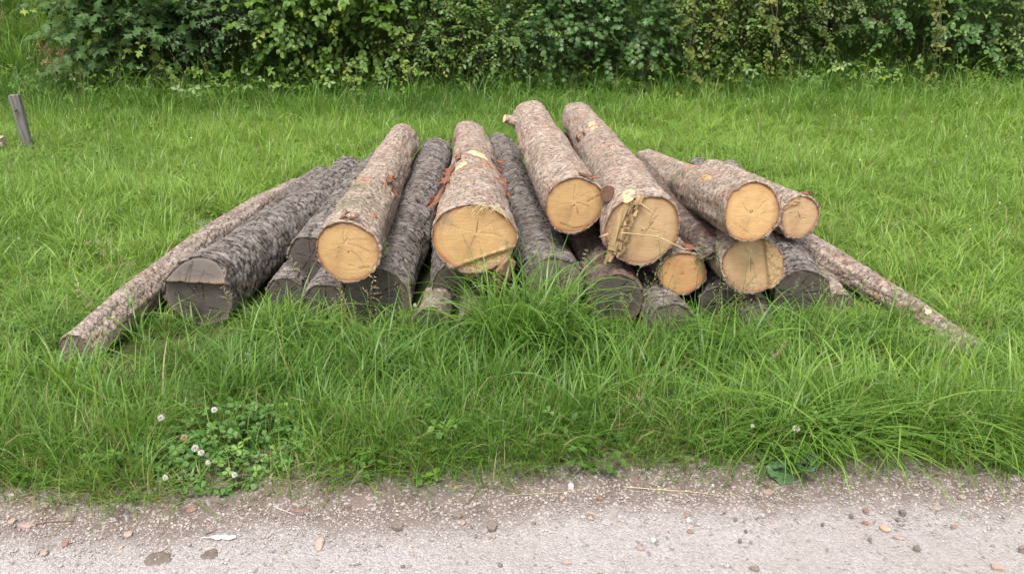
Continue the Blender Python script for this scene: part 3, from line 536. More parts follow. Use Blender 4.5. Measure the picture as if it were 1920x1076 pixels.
# grass wisps stuck to the top of the widest face
ac = Acc()
for i in range(34):
    a = -.03 + .15 * rng.random(); z = .30 + .03 * rng.random(); p = np.array([a, -.006 - .012 * rng.random(), z]); d = unit(np.array([rng.normal(), -.25, -.55 + .5 * rng.normal()]))
    ln = .03 + .06 * rng.random(); V, Fs = tube([p, p + d * ln * .5 + np.array([0, -.006, .008]), p + d * ln], [.0012, .001, .0006], 4); ac.add(V, Fs)
o = obj('straw_tuft', ac.mesh('straw_tuft', [STRAW])); o.matrix_world = B.root.matrix_basis; tag(o, 'tuft of dry grass caught on the top of the widest cut face', 'dry grass', kind='stuff')

WEDGE = plain_mat('rough_split_block', (.20, .12, .07), (.40, .26, .15), 35., .85, .2, .7, .006)
def block(label, P, size, rot, name='wood_wedge', mat=None, group='wood offcuts tucked under the widest log'):
    V = np.array([(x, y, z) for z in (-.5, .5) for y in (-.5, .5) for x in (-.5, .5)]); n = 5
    me = bpy.data.meshes.new(name); import bmesh
    bm = bmesh.new(); bmesh.ops.create_cube(bm, size=1.0); bmesh.ops.subdivide_edges(bm, edges=bm.edges[:], cuts=3, use_grid_fill=True)
    for v in bm.verts: v.co = Vector((v.co.x * size[0] * (1 - .35 * (v.co.z + .5)), v.co.y * size[1], v.co.z * size[2])) + Vector(tuple((rng.random(3) - .5) * .004))
    bm.to_mesh(me); bm.free(); me.materials.append(mat or WEDGE); o = obj(name, me); o.location = P; o.rotation_euler = rot; return tag(o, label, 'wood offcut', group)
block('small brown wedge of split wood right of the widest face', (-.035, 3.40, .345), (.07, .10, .08), (.2, .5, .4))
block('dark split block under the corner of the widest face', (-.075, 3.47, .275), (.10, .12, .09), (.3, -.2, .9))
block('flat pale slab pressed under the widest face', (-.135, 3.43, .315), (.17, .08, .035), (.1, -.28, .05), mat=TORN)

# ------------------------------------------------------------------ grass
def blade_proto(n, rad, ln, wd, lean, bend, segs=5, dryp=0.05, sub_seed=0, up=0.0):
    g = np.random.default_rng(1000 + sub_seed); ac = Acc()
    for i in range(n):
        az = g.random() * 2 * np.pi; rr = rad * math.sqrt(g.random()); b = np.array([math.cos(az) * rr, math.sin(az) * rr, -0.01])
        az2 = az + g.normal() * 0.9; L = g.uniform(*ln); W = g.uniform(*wd); th0 = abs(g.normal()) * lean; bd = g.uniform(*bend)
        t = np.linspace(0, 1, segs + 1); ang = th0 + bd * t ** 1.6; ds = L / segs
        h = np.array([math.cos(az2), math.sin(az2), 0]); side0 = np.array([-h[1], h[0], 0]); tw = g.normal() * 0.5
        P = [b]
        for k in range(segs): a = 0.5 * (ang[k] + ang[k + 1]); P.append(P[-1] + ds * (h * math.sin(a) + np.array([0, 0, math.cos(a)])))
        P = np.array(P); wv = W * np.clip(1.15 * (1 - t ** 2.2), 0.06, 1) * (0.65 + 0.35 * np.minimum(1, t * 4))
        nrm = h[None] * np.cos(ang)[:, None] - np.array([0, 0, 1])[None] * np.sin(ang)[:, None]
        sd = side0[None] * np.cos(tw * t)[:, None] + nrm * np.sin(tw * t)[:, None]
        V = np.stack([P - sd * wv[:, None] / 2, P + sd * wv[:, None] / 2], 1).reshape(-1, 3)
        Fq = np.array([(2 * k, 2 * k + 1, 2 * k + 3, 2 * k + 2) for k in range(segs)])
        dry = 0.0 if g.random() > dryp else 0.4 + 0.6 * g.random()
        ac.add(V, Fq, tint=g.random(), tt=np.repeat(t, 2), dry=dry)
    return ac
def weed_proto(n, sub_seed, size=(.02, .035), h=(.03, .10)):
    g = np.random.default_rng(3000 + sub_seed); ac = Acc()
    for i in range(n):
        az = g.random() * 2 * np.pi; rr = .07 * math.sqrt(g.random()); H = g.uniform(*h); c_ = np.array([math.cos(az) * rr * 1.4, math.sin(az) * rr * 1.4, H])
        b = np.array([math.cos(az) * rr * .4, math.sin(az) * rr * .4, 0]); s = g.uniform(*size); tn = g.random()
        V, Fs = tube([b, .5 * (b + c_) + [0, 0, H * .2], c_], [.0012, .001, .0008], 3, False); ac.add(V, Fs, tint=tn, tt=.6, dry=0.)
        for k in range(3):
            a = az + k * 2.094 + g.normal() * .2; d = np.array([math.cos(a), math.sin(a), .25 * g.normal()]); sd = np.array([-d[1], d[0], 0.]); up = np.array([0, 0, 1.])
            pts = [c_, c_ + d * s * .45 + sd * s * .38 + up * .004, c_ + d * s * .95 + sd * s * .28 - up * .002, c_ + d * s * .98 - sd * s * .28 - up * .002, c_ + d * s * .45 - sd * s * .38 + up * .004]
            ac.add(pts, np.array([(0, 4, 3, 2), ]) if False else [np.array([(0, 1, 2), (0, 2, 3), (0, 3, 4)])], tint=tn * .6, tt=.8, dry=0.)
    return ac
def stalk_proto(sub_seed, n=4, h=(.35, .55)):
    g = np.random.default_rng(5000 + sub_seed); ac = Acc()
    for i in range(n):
        az = g.random() * 6.28; H = g.uniform(*h); ln_ = g.uniform(.05, .3); b = np.array([g.normal() * .03, g.normal() * .03, 0]); tip = b + [math.cos(az) * H * ln_, math.sin(az) * H * ln_, H]
        mid = .5 * (b + tip) - np.array([math.cos(az), math.sin(az), 0]) * .03; V, Fs = tube([b, mid, tip], [.0014, .0012, .0006], 3, False); ac.add(V, Fs, tint=.7, tt=.6, dry=.35)
        for k in range(10):
            q = .72 + .28 * k / 9; p = mid + (tip - mid) * ((q - .5) * 2); a = k * 2.4 + i; d = unit(np.array([math.cos(a), math.sin(a), 1.2])); V, Fs = tube([p, p + d * .007, p + d * .014], [.0006, .0026, .0004], 3, False); ac.add(V, Fs, tint=.6, tt=.8, dry=.55 + .3 * g.random())
    return ac
def instancer(name, protos, P, rot, scl, pick, shade, mats, smooth=True):
    V, Fd, n, at = [], {}, 0, {'tint': [], 'tt': [], 'dry': []}; pid = []
    for i, ac in enumerate(protos):
        v = np.vstack(ac.V); V.append(v); pid.append(np.full(len(v), i))
        for k, fs in ac.F.items(): Fd.setdefault(k, []).append(np.vstack(fs) + n)
        for k in at: at[k].append(np.concatenate(ac.A[k]) if k in ac.A else np.zeros(len(v)))
        n += len(v)
    m_ = len(P); z = lambda a, v=0.0: np.concatenate([np.concatenate(a), np.full(m_, v)])
    attrs = {k: z(a) for k, a in at.items()}
    attrs['is_proto'] = np.concatenate([np.ones(n, bool), np.zeros(m_, bool)]); attrs['pid'] = np.concatenate(pid + [np.zeros(m_, int)]).astype(np.int32)
    attrs['pick'] = np.concatenate([np.zeros(n, int), pick]).astype(np.int32); attrs['rot'] = np.vstack([np.zeros((n, 3)), rot]); attrs['scl'] = np.vstack([np.ones((n, 3)), scl]); attrs['shade'] = np.concatenate([np.zeros(n), shade])
    o = obj(name, mesh(name, np.vstack(V + [P]), [np.vstack(f) for f in Fd.values()], mats, attrs, smooth))
    ng = bpy.data.node_groups.new(name, 'GeometryNodeTree'); ng.interface.new_socket('Geometry', in_out='INPUT', socket_type='NodeSocketGeometry'); ng.interface.new_socket('Geometry', in_out='OUTPUT', socket_type='NodeSocketGeometry')
    nd = lambda t: ng.nodes.new(t); gi, go = nd('NodeGroupInput'), nd('NodeGroupOutput')
    def na(nm, ty): a = nd('GeometryNodeInputNamedAttribute'); a.data_type = ty; a.inputs['Name'].default_value = nm; return a.outputs['Attribute']
    sep = nd('GeometryNodeSeparateGeometry'); sep.domain = 'POINT'; sti = nd('GeometryNodeSplitToInstances'); sti.domain = 'POINT'; m2p = nd('GeometryNodeMeshToPoints'); iop = nd('GeometryNodeInstanceOnPoints'); e2r = nd('FunctionNodeEulerToRotation')
    lk = ng.links.new
    lk(gi.outputs[0], sep.inputs['Geometry']); lk(na('is_proto', 'BOOLEAN'), sep.inputs['Selection']); lk(sep.outputs['Selection'], sti.inputs[0]); lk(na('pid', 'INT'), sti.inputs['Group ID'])
    lk(sep.outputs['Inverted'], m2p.inputs['Mesh']); lk(m2p.outputs[0], iop.inputs['Points']); lk(sti.outputs['Instances'], iop.inputs['Instance']); iop.inputs['Pick Instance'].default_value = True
    lk(na('pick', 'INT'), iop.inputs['Instance Index']); lk(na('rot', 'FLOAT_VECTOR'), e2r.inputs[0]); lk(e2r.outputs[0], iop.inputs['Rotation']); lk(na('scl', 'FLOAT_VECTOR'), iop.inputs['Scale']); lk(iop.outputs[0], go.inputs[0])
    md = o.modifiers.new('scatter', 'NODES'); md.node_group = ng
    return o
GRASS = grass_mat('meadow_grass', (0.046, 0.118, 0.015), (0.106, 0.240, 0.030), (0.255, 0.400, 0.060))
protos = []; kinds = {}
def addp(k, ac): kinds.setdefault(k, []).append(len(protos)); protos.append(ac)
for s in range(7): addp('lush', blade_proto(14, .045, (.20, .40), (.0045, .0085), .22, (.5, 1.9), 6, .03, s))
for s in range(3): addp('arch', blade_proto(9, .03, (.34, .56), (.005, .009), .25, (1.0, 2.4), 8, .04, 20 + s))
for s in range(6): addp('fine', blade_proto(30, .085, (.10, .27), (.0024, .0046), .38, (.5, 2.2), 5, .06, 40 + s))
for s in range(4): addp('short', blade_proto(20, .06, (.035, .11), (.002, .004), .45, (.2, 1.5), 3, .14, 60 + s))
for s in range(3): addp('weed', weed_proto(12, s))
for s in range(3): addp('stalk', stalk_proto(s))
for s in range(2): addp('dead', blade_proto(16, .06, (.06, .18), (.002, .004), .8, (.4, 1.6), 3, 1.0, 80 + s))
foot = [(lg.P0, lg.P1, lg.r0, lg.r1) for lg in LOGS.values()]
def under_logs(x, y, margin=0.0, maxb=9.0):
    bad = np.zeros(len(x), bool)
    for p0, p1, r0, r1 in foot:
        d = p1[:2] - p0[:2]; k = ((x - p0[0]) * d[0] + (y - p0[1]) * d[1]) / (d @ d); kk = np.clip(k, 0, 1)
        q = np.hypot(x - p0[0] - kk * d[0], y - p0[1] - kk * d[1]); rr = r0 + (r1 - r0) * kk
        bot = p0[2] + (p1[2] - p0[2]) * kk - rr
        bad |= (q < rr * 0.92 + margin) & (k > -0.02) & (k < 1.02) & (bot < maxb)
    return bad
edge_d = lambda x, y: y - edge_y(x)
PT, RT, SL, PK, SH = [], [], [], [], []
def scatter(n, x0, x1, y0, y1, weights, hs=lambda x, y: 1.0, shade=lambda x, y: .5, keep=None, ws=1.0, clear=0.0):
    x = rng.uniform(x0, x1, n); y = rng.uniform(y0, y1, n); ok = (np.abs(x) < 1.0 * y + 1.6) & ~under_logs(x, y, clear) & (y > edge_y(x) - 0.02)
    ok &= (((x + .985) / .27) ** 2 + ((y - 2.36) / .19) ** 2 > 1) | (rng.random(n) < .12)
    ok &= ~((np.hypot((x + 1.42) / .30, (y - 3.25) / .20) < 1) & (rng.random(n) < .7))
    ok &= ~((np.hypot((x + 1.58) / .48, (y - 3.10) / .32) < 1) & (rng.random(n) < .48)) & ~((y > 3.5) & under_logs(x, y, .10))
    if keep is not None: ok &= rng.random(n) < keep(x, y)
    x, y = x[ok], y[ok]; n = len(x); ks = list(weights); pw = np.array([weights[k] for k in ks], float); kc = rng.choice(len(ks), n, p=pw / pw.sum())
    pk = np.array([random.choice(kinds[ks[c]]) for c in kc], int)
    swap = (edge_d(x, y) < .22) & np.isin(pk, kinds['arch']); pk[swap & (x < .8)] = kinds['fine'][0]
    h = np.broadcast_to(hs(x, y), (n,)) * rng.uniform(.75, 1.25, n); wv = np.broadcast_to(ws, (n,)) * rng.uniform(.9, 1.15, n)
    PT.append(np.stack([x, y, gz(x, y)], -1)); RT.append(np.stack([rng.normal(0, .10, n), rng.normal(0, .10, n), rng.uniform(0, 6.283, n)], -1)); SL.append(np.stack([wv, wv, h], -1)); PK.append(pk); SH.append(np.clip(np.broadcast_to(shade(x, y), (n,)) + rng.normal(0, .07, n), 0, 1))
pat = lambda x, y, s, f=1.2: fbm(x * f, y * f, s, 3)
# short turf along the road, then the lush verge, rising towards the logs
scatter(4200, -3.2, 3.2, 1.95, 2.6, {'short': 6, 'dead': .9, 'fine': 1.6, 'weed': .12}, lambda x, y: .75 + .5 * sm(0, .2, edge_d(x, y)), lambda x, y: .38 + .4 * (pat(x, y, 3) - .5), lambda x, y: sm(.40, .30, edge_d(x, y)) * (.10 + .90 * sm(-.02, .06, edge_d(x, y) + .14 * (pat(x, y, 5, 4) - .5))))
vsh = lambda x, y: .30 + .35 * sm(.7, 2.0, np.abs(x + .1)) + .7 * (pat(x, y, 4, 1.5) - .5) + .12 * sm(2.9, 2.4, y) - .22 * sm(2.75, 3.15, y) * sm(2.2, 1.2, np.abs(x + .1))  # last term darkens blades by the log ends, painting in the shade there
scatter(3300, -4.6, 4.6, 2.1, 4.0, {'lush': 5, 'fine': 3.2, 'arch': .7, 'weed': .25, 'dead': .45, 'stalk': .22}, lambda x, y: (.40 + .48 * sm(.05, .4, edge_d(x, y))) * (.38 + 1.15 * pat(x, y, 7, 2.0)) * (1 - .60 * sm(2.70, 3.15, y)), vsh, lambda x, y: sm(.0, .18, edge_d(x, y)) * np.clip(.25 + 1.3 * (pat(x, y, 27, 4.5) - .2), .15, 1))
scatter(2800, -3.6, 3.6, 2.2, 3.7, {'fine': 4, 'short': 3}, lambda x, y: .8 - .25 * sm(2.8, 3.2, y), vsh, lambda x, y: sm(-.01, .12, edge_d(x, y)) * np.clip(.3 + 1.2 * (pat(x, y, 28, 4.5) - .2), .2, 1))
scatter(700, -2.6, -.5, 2.0, 2.6, {'dead': 1, 'short': 2}, lambda x, y: .9, lambda x, y: .75)
# tall tufts against the cut faces
scatter(130, -2.1, 2.1, 2.95, 3.4, {'lush': 4, 'arch': 2}, lambda x, y: .35 + .5 * pat(x, y, 17, 2), lambda x, y: .22 + .3 * (pat(x, y, 8, 2)), None)
scatter(46, -1.9, 1.7, 3.0, 3.32, {'stalk': 2, 'arch': 2}, lambda x, y: .62, lambda x, y: .45)
scatter(60, -.12, .26, 3.02, 3.34, {'arch': 3, 'lush': 2}, lambda x, y: 1.0, lambda x, y: .45)
scatter(70, .95, 1.8, 2.42, 2.58, {'arch': 2, 'lush': 1}, lambda x, y: .5, lambda x, y: .55)
scatter(16, .8, 1.25, 2.36, 2.48, {'arch': 3}, lambda x, y: .5, lambda x, y: .6)
# meadow around and behind the pile
msh = lambda x, y: .84 + .85 * (pat(x, y, 11, .55) - .5) + .35 * (pat(x, y, 12, 2.2) - .5) - .55 * sm(2.4, .3, bank_y(x) - y + 1.2 * (pat(x, y, 31, .9) - .5)) + .10 * sm(2, 5, x)  # bush-line term paints the shade under the bushes into the blade colour
mh = lambda x, y: (.40 + .55 * pat(x, y, 13, .8)) * (1 + .95 * sm(2.2, .2, bank_y(x) - y + 1.0 * (pat(x, y, 32, .8) - .5)))
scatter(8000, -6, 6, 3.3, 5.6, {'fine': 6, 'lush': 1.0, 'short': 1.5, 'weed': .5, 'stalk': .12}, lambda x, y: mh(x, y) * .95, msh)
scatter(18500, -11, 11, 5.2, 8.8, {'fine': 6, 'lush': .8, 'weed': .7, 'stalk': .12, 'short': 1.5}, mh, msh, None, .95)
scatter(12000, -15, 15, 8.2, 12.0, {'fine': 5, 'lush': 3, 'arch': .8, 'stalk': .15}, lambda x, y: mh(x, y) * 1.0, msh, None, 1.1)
scatter(6500, -20, 20, 12, 17, {'lush': 4, 'arch': 1, 'stalk': .2}, lambda x, y: 1.5, lambda x, y: .45 + .5 * (pat(x, y, 11, .6) - .5), None, 1.5)
scatter(2200, -15, -5.2, 9.6, 13.5, {'lush': 3, 'arch': 2, 'stalk': 1.2}, lambda x, y: 1.5, lambda x, y: .62, None, 1.3)
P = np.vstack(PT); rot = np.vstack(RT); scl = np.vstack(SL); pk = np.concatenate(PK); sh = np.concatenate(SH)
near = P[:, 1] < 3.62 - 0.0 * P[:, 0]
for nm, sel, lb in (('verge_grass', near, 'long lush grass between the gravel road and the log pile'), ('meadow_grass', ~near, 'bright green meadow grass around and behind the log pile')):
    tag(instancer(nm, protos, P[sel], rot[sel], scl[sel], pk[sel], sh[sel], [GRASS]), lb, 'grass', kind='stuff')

# ------------------------------------------------------------------ bushes
def leaf_template(kind):
    if kind == 'oval':
        o = [(0, 0, 0), (.24, .22, .05), (.33, .48, .05), (.22, .76, .0), (0, 1, -.12), (-.22, .76, .0), (-.33, .48, .05), (-.24, .22, .05), (0, .35, -.02), (0, .7, -.05)]
        f = [(0, 1, 8), (1, 2, 8), (2, 9, 8), (2, 3, 9), (3, 4, 9), (4, 5, 9), (5, 6, 9), (6, 8, 9), (6, 7, 8), (7, 0, 8)]
    elif kind == 'small':
        o = [(0, 0, 0), (.30, .45, .07), (0, 1, -.06), (-.30, .45, .07), (0, .5, -.03)]; f = [(0, 1, 4), (1, 2, 4), (2, 3, 4), (3, 0, 4)]
    elif kind == 'maple':
        o = [(0, .12, 0)] + [(r * math.sin(R(a)), .45 + r * math.cos(R(a)), -.16 * r * r) for a, r in ((180, .36), (140, .36), (112, .52), (88, .30), (56, .60), (28, .28), (0, .58), (-28, .28), (-56, .60), (-88, .30), (-112, .52), (-140, .36))]; o[0] = (0, .45, .05)
        f = [(0, i, i % 12 + 1) for i in range(1, 13)]; f = [(a, c_, b) for a, b, c_ in f]
    elif kind == 'tri':
        o, f = [], []
        for a in (0, 75, -75):
            n = len(o); ca, sa = math.cos(R(a)), math.sin(R(a))
            for (x, y, z) in [(0, .05, 0), (.2, .38, .05), (0, .72, -.05), (-.2, .38, .05), (0, .4, -.02)]: o.append((x * ca + y * sa, y * ca - x * sa, z))
            f += [(n, n + 1, n + 4), (n + 1, n + 2, n + 4), (n + 2, n + 3, n + 4), (n + 3, n, n + 4)]
    return np.array(o, float), np.array(f)
TPL = {k: leaf_template(k) for k in ('oval', 'small', 'maple', 'tri')}
def leaf_frames(Yd, Nn):
    Yd = unit(Yd); Nn = unit(Nn - (Nn * Yd).sum(-1, keepdims=True) * Yd); Xd = np.cross(Yd, Nn); return np.stack([Xd, Yd, Nn], -1)
def leaves_mesh(name, kind, pos, fr, size, tint, young, mat):
    o, f = TPL[kind]; n = len(pos); V = pos[:, None] + np.einsum('nij,kj->nki', fr, o) * size[:, None, None]
    Fc = (f[None] + (np.arange(n) * len(o))[:, None, None]).reshape(-1, 3)
    return mesh(name, V.reshape(-1, 3), Fc, [mat], {'tint': np.repeat(tint, len(o)), 'young': np.repeat(young, len(o))})
TWIG = plain_mat('twig_bark', (.05, .035, .025), (.12, .09, .065), 50., .85, .2)
def bush(name, label, x, y, w_, h_, d_, kind, size, n_tw, per, mat, group='bushes along the bank', young=.12, singles=0, lobes=5, seed=0, tw_len=(.25, .5), droop=.25, zmin=.1, cat='bush', leafname='leaf'):
    g = np.random.default_rng(900 + seed); z0 = float(gz(x, y)); root = thing(name, (x, y, z0), label, cat, group)
    lb = [np.array([(g.random() - .5) * w_ * .55, (g.random() - .5) * d_ * .3, h_ * (.28 + .5 * g.random())]) for _ in range(lobes)] + [np.array([0, 0, h_ * .5]), np.array([-.2 * w_, -.15 * d_, h_ * .25]), np.array([.22 * w_, -.15 * d_, h_ * .27])]
    P, Yd, Nn, Sz, Ti, Yo = [], [], [], [], [], []; tw = Acc()
    for i in range(n_tw):
        c_ = lb[g.integers(len(lb))]; a = g.normal(size=3); a[1] -= .55; a[2] += .15; a = unit(a)
        rad = np.array([w_ * .36, d_ * .45, h_ * .30]) * (0.35 + .70 * g.random() ** .6); b = c_ + a * rad * .75
        if b[2] < zmin: b[2] = zmin + .2 * g.random()
        L = g.uniform(*tw_len); d = unit(a + np.array([0, -.1, .35]) + g.normal(size=3) * .35); nseg = 5; pts = [b]
        for k in range(nseg): d = unit(d + np.array([0, 0, -droop / nseg * 2]) ); pts.append(pts[-1] + d * L / nseg)
        pts = np.array(pts); pts[:, 2] = np.maximum(pts[:, 2], .06)
        V, Fs = tube(pts, np.linspace(.004, .0012, nseg + 1), 3, False); tw.add(V, Fs)
        ti = g.random(); yo = float(g.random() < young) * g.uniform(.5, 1)
        for k in range(per):
            q = (k + .6) / per; p = np.array([np.interp(q, np.linspace(0, 1, nseg + 1), pts[:, c]) for c in range(3)]); sdv = unit(np.cross(d, [0, 0, 1.]) + g.normal(size=3) * .15) * (1 if k % 2 else -1)
            yd = unit(d * .55 + sdv * (.9 if k < per - 1 else .1) + np.array([0, 0, -.25]) + g.normal(size=3) * .25); nn = unit(np.array([0, -.35, 1.]) + a * .5 + g.normal(size=3) * .35)
            P.append(p); Yd.append(yd); Nn.append(nn); Sz.append(size * g.uniform(.65, 1.2) * (1 - .35 * yo)); Ti.append(np.clip(.65 * ti + .35 * g.random(), 0, 1)); Yo.append(yo * (.35 + .65 * q))
    P, Yd, Nn, Sz, Ti, Yo = map(np.array, (P, Yd, Nn, Sz, Ti, Yo)); fr = leaf_frames(Yd, Nn); keep = np.ones(len(P), bool)
    if singles:                                   # the leaves that show largest are objects of their own
        score = P[:, 1] + 3.0 * np.maximum(0, P[:, 2] + z0 - 1.15) - .3 * g.random(len(P)); idx = np.argsort(score)[:singles]; keep[idx] = False
        var = []
        for q in range(8):
            o, f = TPL[kind]; o2 = o.copy(); o2[:, 2] += .08 * g.normal(size=len(o)); var.append(mesh(leafname, o2, f, [mat], {'tint': np.full(len(o), q / 8), 'young': np.full(len(o), .75 if q == 7 else 0.)}))
        for i in idx:
            me = var[7] if Yo[i] > .25 else var[min(6, int(Ti[i] * 7))]; l_ = bpy.data.objects.new(leafname, me); COL.objects.link(l_); l_.parent = root
            l_.matrix_basis = Matrix.Translation(P[i]) @ Matrix(fr[i].tolist()).to_4x4() @ Matrix.Scale(float(Sz[i]), 4)
    tag(obj('foliage', leaves_mesh('foliage', kind, P[keep], fr[keep], Sz[keep], Ti[keep], Yo[keep], mat), root), kind='stuff')
    tag(obj('twigs', tw.mesh('twigs', [TWIG]), root), kind='stuff')
    for k in range(5):
        bx = (g.random() - .5) * w_ * .35; tp = lb[k % len(lb)]; pts = [np.array([bx, (g.random() - .5) * .3, -.05]), np.array([bx * 1.1, 0, h_ * .2]) + g.normal(size=3) * .05, tp * .8 + g.normal(size=3) * .05, tp + np.array([0, 0, .3])]
        V, Fs = tube(pts, [.022, .018, .012, .005], 7); obj('stem', mesh('stem', V, Fs, [TWIG]), root)
    return root
MAPLE = leaf_mat('dark_maple_leaf', (0.040, 0.090, 0.022), (0.092, 0.168, 0.036), (0.290, 0.390, 0.062), .58, .22, .28)
PRIV = leaf_mat('dark_small_leaf', (0.041, 0.093, 0.031), (0.105, 0.188, 0.063), (0.208, 0.321, 0.078), .5, .24, .32)
HAZEL = leaf_mat('yellow_green_leaf', (0.068, 0.148, 0.016), (0.152, 0.254, 0.029), (0.276, 0.355, 0.041), .45, .35, .35)
MIDG = leaf_mat('mid_green_leaf', (0.062, 0.134, 0.021), (0.149, 0.241, 0.040), (0.281, 0.335, 0.052), .42, .3, .4)
IVY = leaf_mat('dark_climber_leaf', (0.045, 0.113, 0.025), (0.092, 0.183, 0.039), (0.141, 0.242, 0.046), .4, .25, .45)
BRAM = leaf_mat('yellowing_bramble_leaf', (0.090, 0.129, 0.023), (0.187, 0.206, 0.040), (0.330, 0.244, 0.056), .5, .3, .3)
BIGL = leaf_mat('broad_green_leaf', (0.047, 0.120, 0.024), (0.116, 0.218, 0.044), (0.234, 0.317, 0.073), .4, .28, .45)
PALE = leaf_mat('greyish_green_leaf', (0.072, 0.130, 0.032), (0.151, 0.216, 0.065), (0.216, 0.247, 0.076), .5, .3, .35)
bush('maple_shrub', 'dark maple shrub with lobed leaves, leftmost dark mass under the slope', -4.30, 9.50, 1.55, 2.5, 1.5, 'maple', .120, 480, 6, MAPLE, singles=280, seed=1, young=.06, zmin=.15)
bush('dark_shrub', 'dark small-leaved shrub directly right of the maple shrub', -3.30, 9.70, 1.7, 2.6, 1.5, 'small', .056, 1050, 11, PRIV, seed=2, young=.14)
bush('hazel_bush', 'bright yellow-green bush with drooping oval leaves, behind the left of the pile', -2.09, 9.60, 2.0, 2.7, 1.5, 'oval', .080, 640, 11, HAZEL, singles=280, seed=3, young=.2, droop=.4)
bush('leafy_bush', 'mid-green fine-leaved bush rising behind the centre of the pile', -0.68, 9.80, 2.2, 2.5, 1.5, 'small', .058, 1150, 11, MIDG, seed=4, young=.22)
bush('ivy_bush', 'dark climber-covered bush behind the tallest logs', 0.91, 10.00, 2.2, 2.6, 1.4, 'maple', .068, 950, 8, IVY, seed=5, young=.05)
bush('thorn_bush', 'loose yellowish bush behind the bramble canes right of centre', 2.50, 10.20, 2.1, 2.5, 1.4, 'small', .058, 950, 11, MIDG, seed=6, young=.35)
bush('grassy_bush', 'thin bush with pale flowers between the brambles and the broad-leaved bush', 3.78, 10.40, 1.6, 2.4, 1.3, 'small', .060, 720, 11, PALE, seed=7, young=.25)
bush('broad_leaved_bush', 'deep green bush with pointed broad leaves and dark hollows at the right', 5.10, 10.40, 2.0, 2.5, 1.5, 'oval', .075, 640, 11, BIGL, singles=260, seed=8, young=.12)
bush('pale_bush', 'greyish-green rounded bush filling the upper right corner', 6.83, 10.55, 2.3, 2.6, 1.6, 'small', .062, 1150, 11, PALE, seed=9, young=.15)
bush('side_bush', 'green bush beyond the right edge of the meadow', 9.01, 10.85, 2.4, 2.6, 1.6, 'small', .085, 600, 10, MIDG, seed=10)
for i, (x, y, lb_) in enumerate([(-4.3, 11.9, 'tall dark bush behind the maple and dark shrubs'), (-1.5, 12.0, 'tall bush behind the yellow-green bush'), (1.9, 12.3, 'tall bush behind the climber-covered bush'), (4.9, 12.6, 'tall bush behind the broad-leaved bush'), (7.8, 13.0, 'tall bush behind the greyish-green bush')]):
    bush('tall_bush', lb_, x, y, 3.0, 2.4, 1.4, 'oval', .10, 420, 9, (PRIV, BIGL, IVY)[i % 3], group='taller bushes higher on the bank', seed=20 + i, young=.05)
def bramble(label, x, y, canes, seed, mat=BRAM):
    g = np.random.default_rng(600 + seed); z0 = float(gz(x, y)); root = thing('bramble', (x, y, z0), label, 'bramble', 'brambles hanging over the meadow edge')
    for (x0, z0_, x1, z1, out) in canes:
        t = np.linspace(0, 1, 12); px = x0 + (x1 - x0) * t; pz = z0_ + (z1 - z0_) * t ** 1.4 + .10 * np.sin(np.pi * t); py = -out * np.sin(np.pi * .5 * t) - .75; pts = np.stack([px, py, pz], -1)
        V, Fs = tube(pts, np.linspace(.007, .003, 12), 5); c_ = obj('cane', mesh('cane', V, Fs, [TWIG]), root)
        n = 34; q = g.random(n); P = np.stack([np.interp(q, t, pts[:, k]) for k in range(3)], -1) + g.normal(size=(n, 3)) * .035; Yd = g.normal(size=(n, 3)) + [0, -.4, -.4]; Nn = g.normal(size=(n, 3)) * .5 + [0, -.5, .8]
        tag(obj('cane_leaves', leaves_mesh('cane_leaves', 'tri', P, leaf_frames(Yd, Nn), g.uniform(.06, .12, n), g.random(n), np.maximum(0, g.random(n) - .6), mat), c_), kind='stuff')
    return root
bramble('bramble with a long yellowish cane arching down left of the grassy gap', 1.77, 10.15, [(-.9, 1.5, .15, .75, .25), (.25, 1.35, .15, .15, .35), (.75, 1.0, .25, .12, .3)], 1)
bramble('bramble with hanging yellow-green canes right of centre', 2.73, 10.25, [(-.25, 1.5, .2, .2, .45), (.15, 1.4, .1, .05, .5), (.6, 1.5, .75, .3, .3)], 2)
bramble('single bramble cane hanging in front of the broad-leaved bush', 4.60, 10.25, [(-.05, 1.15, .05, .05, .55), (.1, .9, .0, .0, .5)], 3)

# low herbs and undergrowth at the feet of the bushes
ug = []
n = 4600; x = rng.uniform(-9.5, 11, n); y = bank_y(x) + rng.normal(-.42, .38, n) - .5 * (fbm(x * 1.3, x * 0, 3.0) - .5); z = gz(x, y) + .05 + .42 * rng.random(n) ** 1.6
und = leaves_mesh('undergrowth', 'tri', np.stack([x, y, z], -1), leaf_frames(rng.normal(size=(n, 3)) + [0, -.5, 0], rng.normal(size=(n, 3)) * .4 + [0, -.3, 1.]), rng.uniform(.05, .11, n), rng.random(n), (rng.random(n) < .1) * .6, MIDG)
tag(obj('undergrowth', und), 'low leafy undergrowth at the foot of the bushes', 'undergrowth', kind='stuff')
n = 5000; x = rng.uniform(-12, 13, n); y = bank_y(x) + .9 + rng.random(n) * 3.5; z = gz(x, y) + .05 + .5 * rng.random(n)
und = leaves_mesh('bank_undergrowth', 'oval', np.stack([x, y, z], -1), leaf_frames(rng.normal(size=(n, 3)) + [0, -.5, 0], rng.normal(size=(n, 3)) * .4 + [0, -.3, 1.]), rng.uniform(.08, .16, n), rng.random(n), np.zeros(n), PRIV)
sel = None
tag(obj('bank_undergrowth', und), 'dense leafy undergrowth covering the bank behind the bushes', 'undergrowth', kind='stuff')
DOCK = plain_mat('rusty_dock_seed', (.28, .13, .07), (.45, .25, .15), 60., .8, .2)
GREENSTEM = plain_mat('green_stem', (.06, .11, .025), (.12, .18, .05), 30., .6, .3, .1)
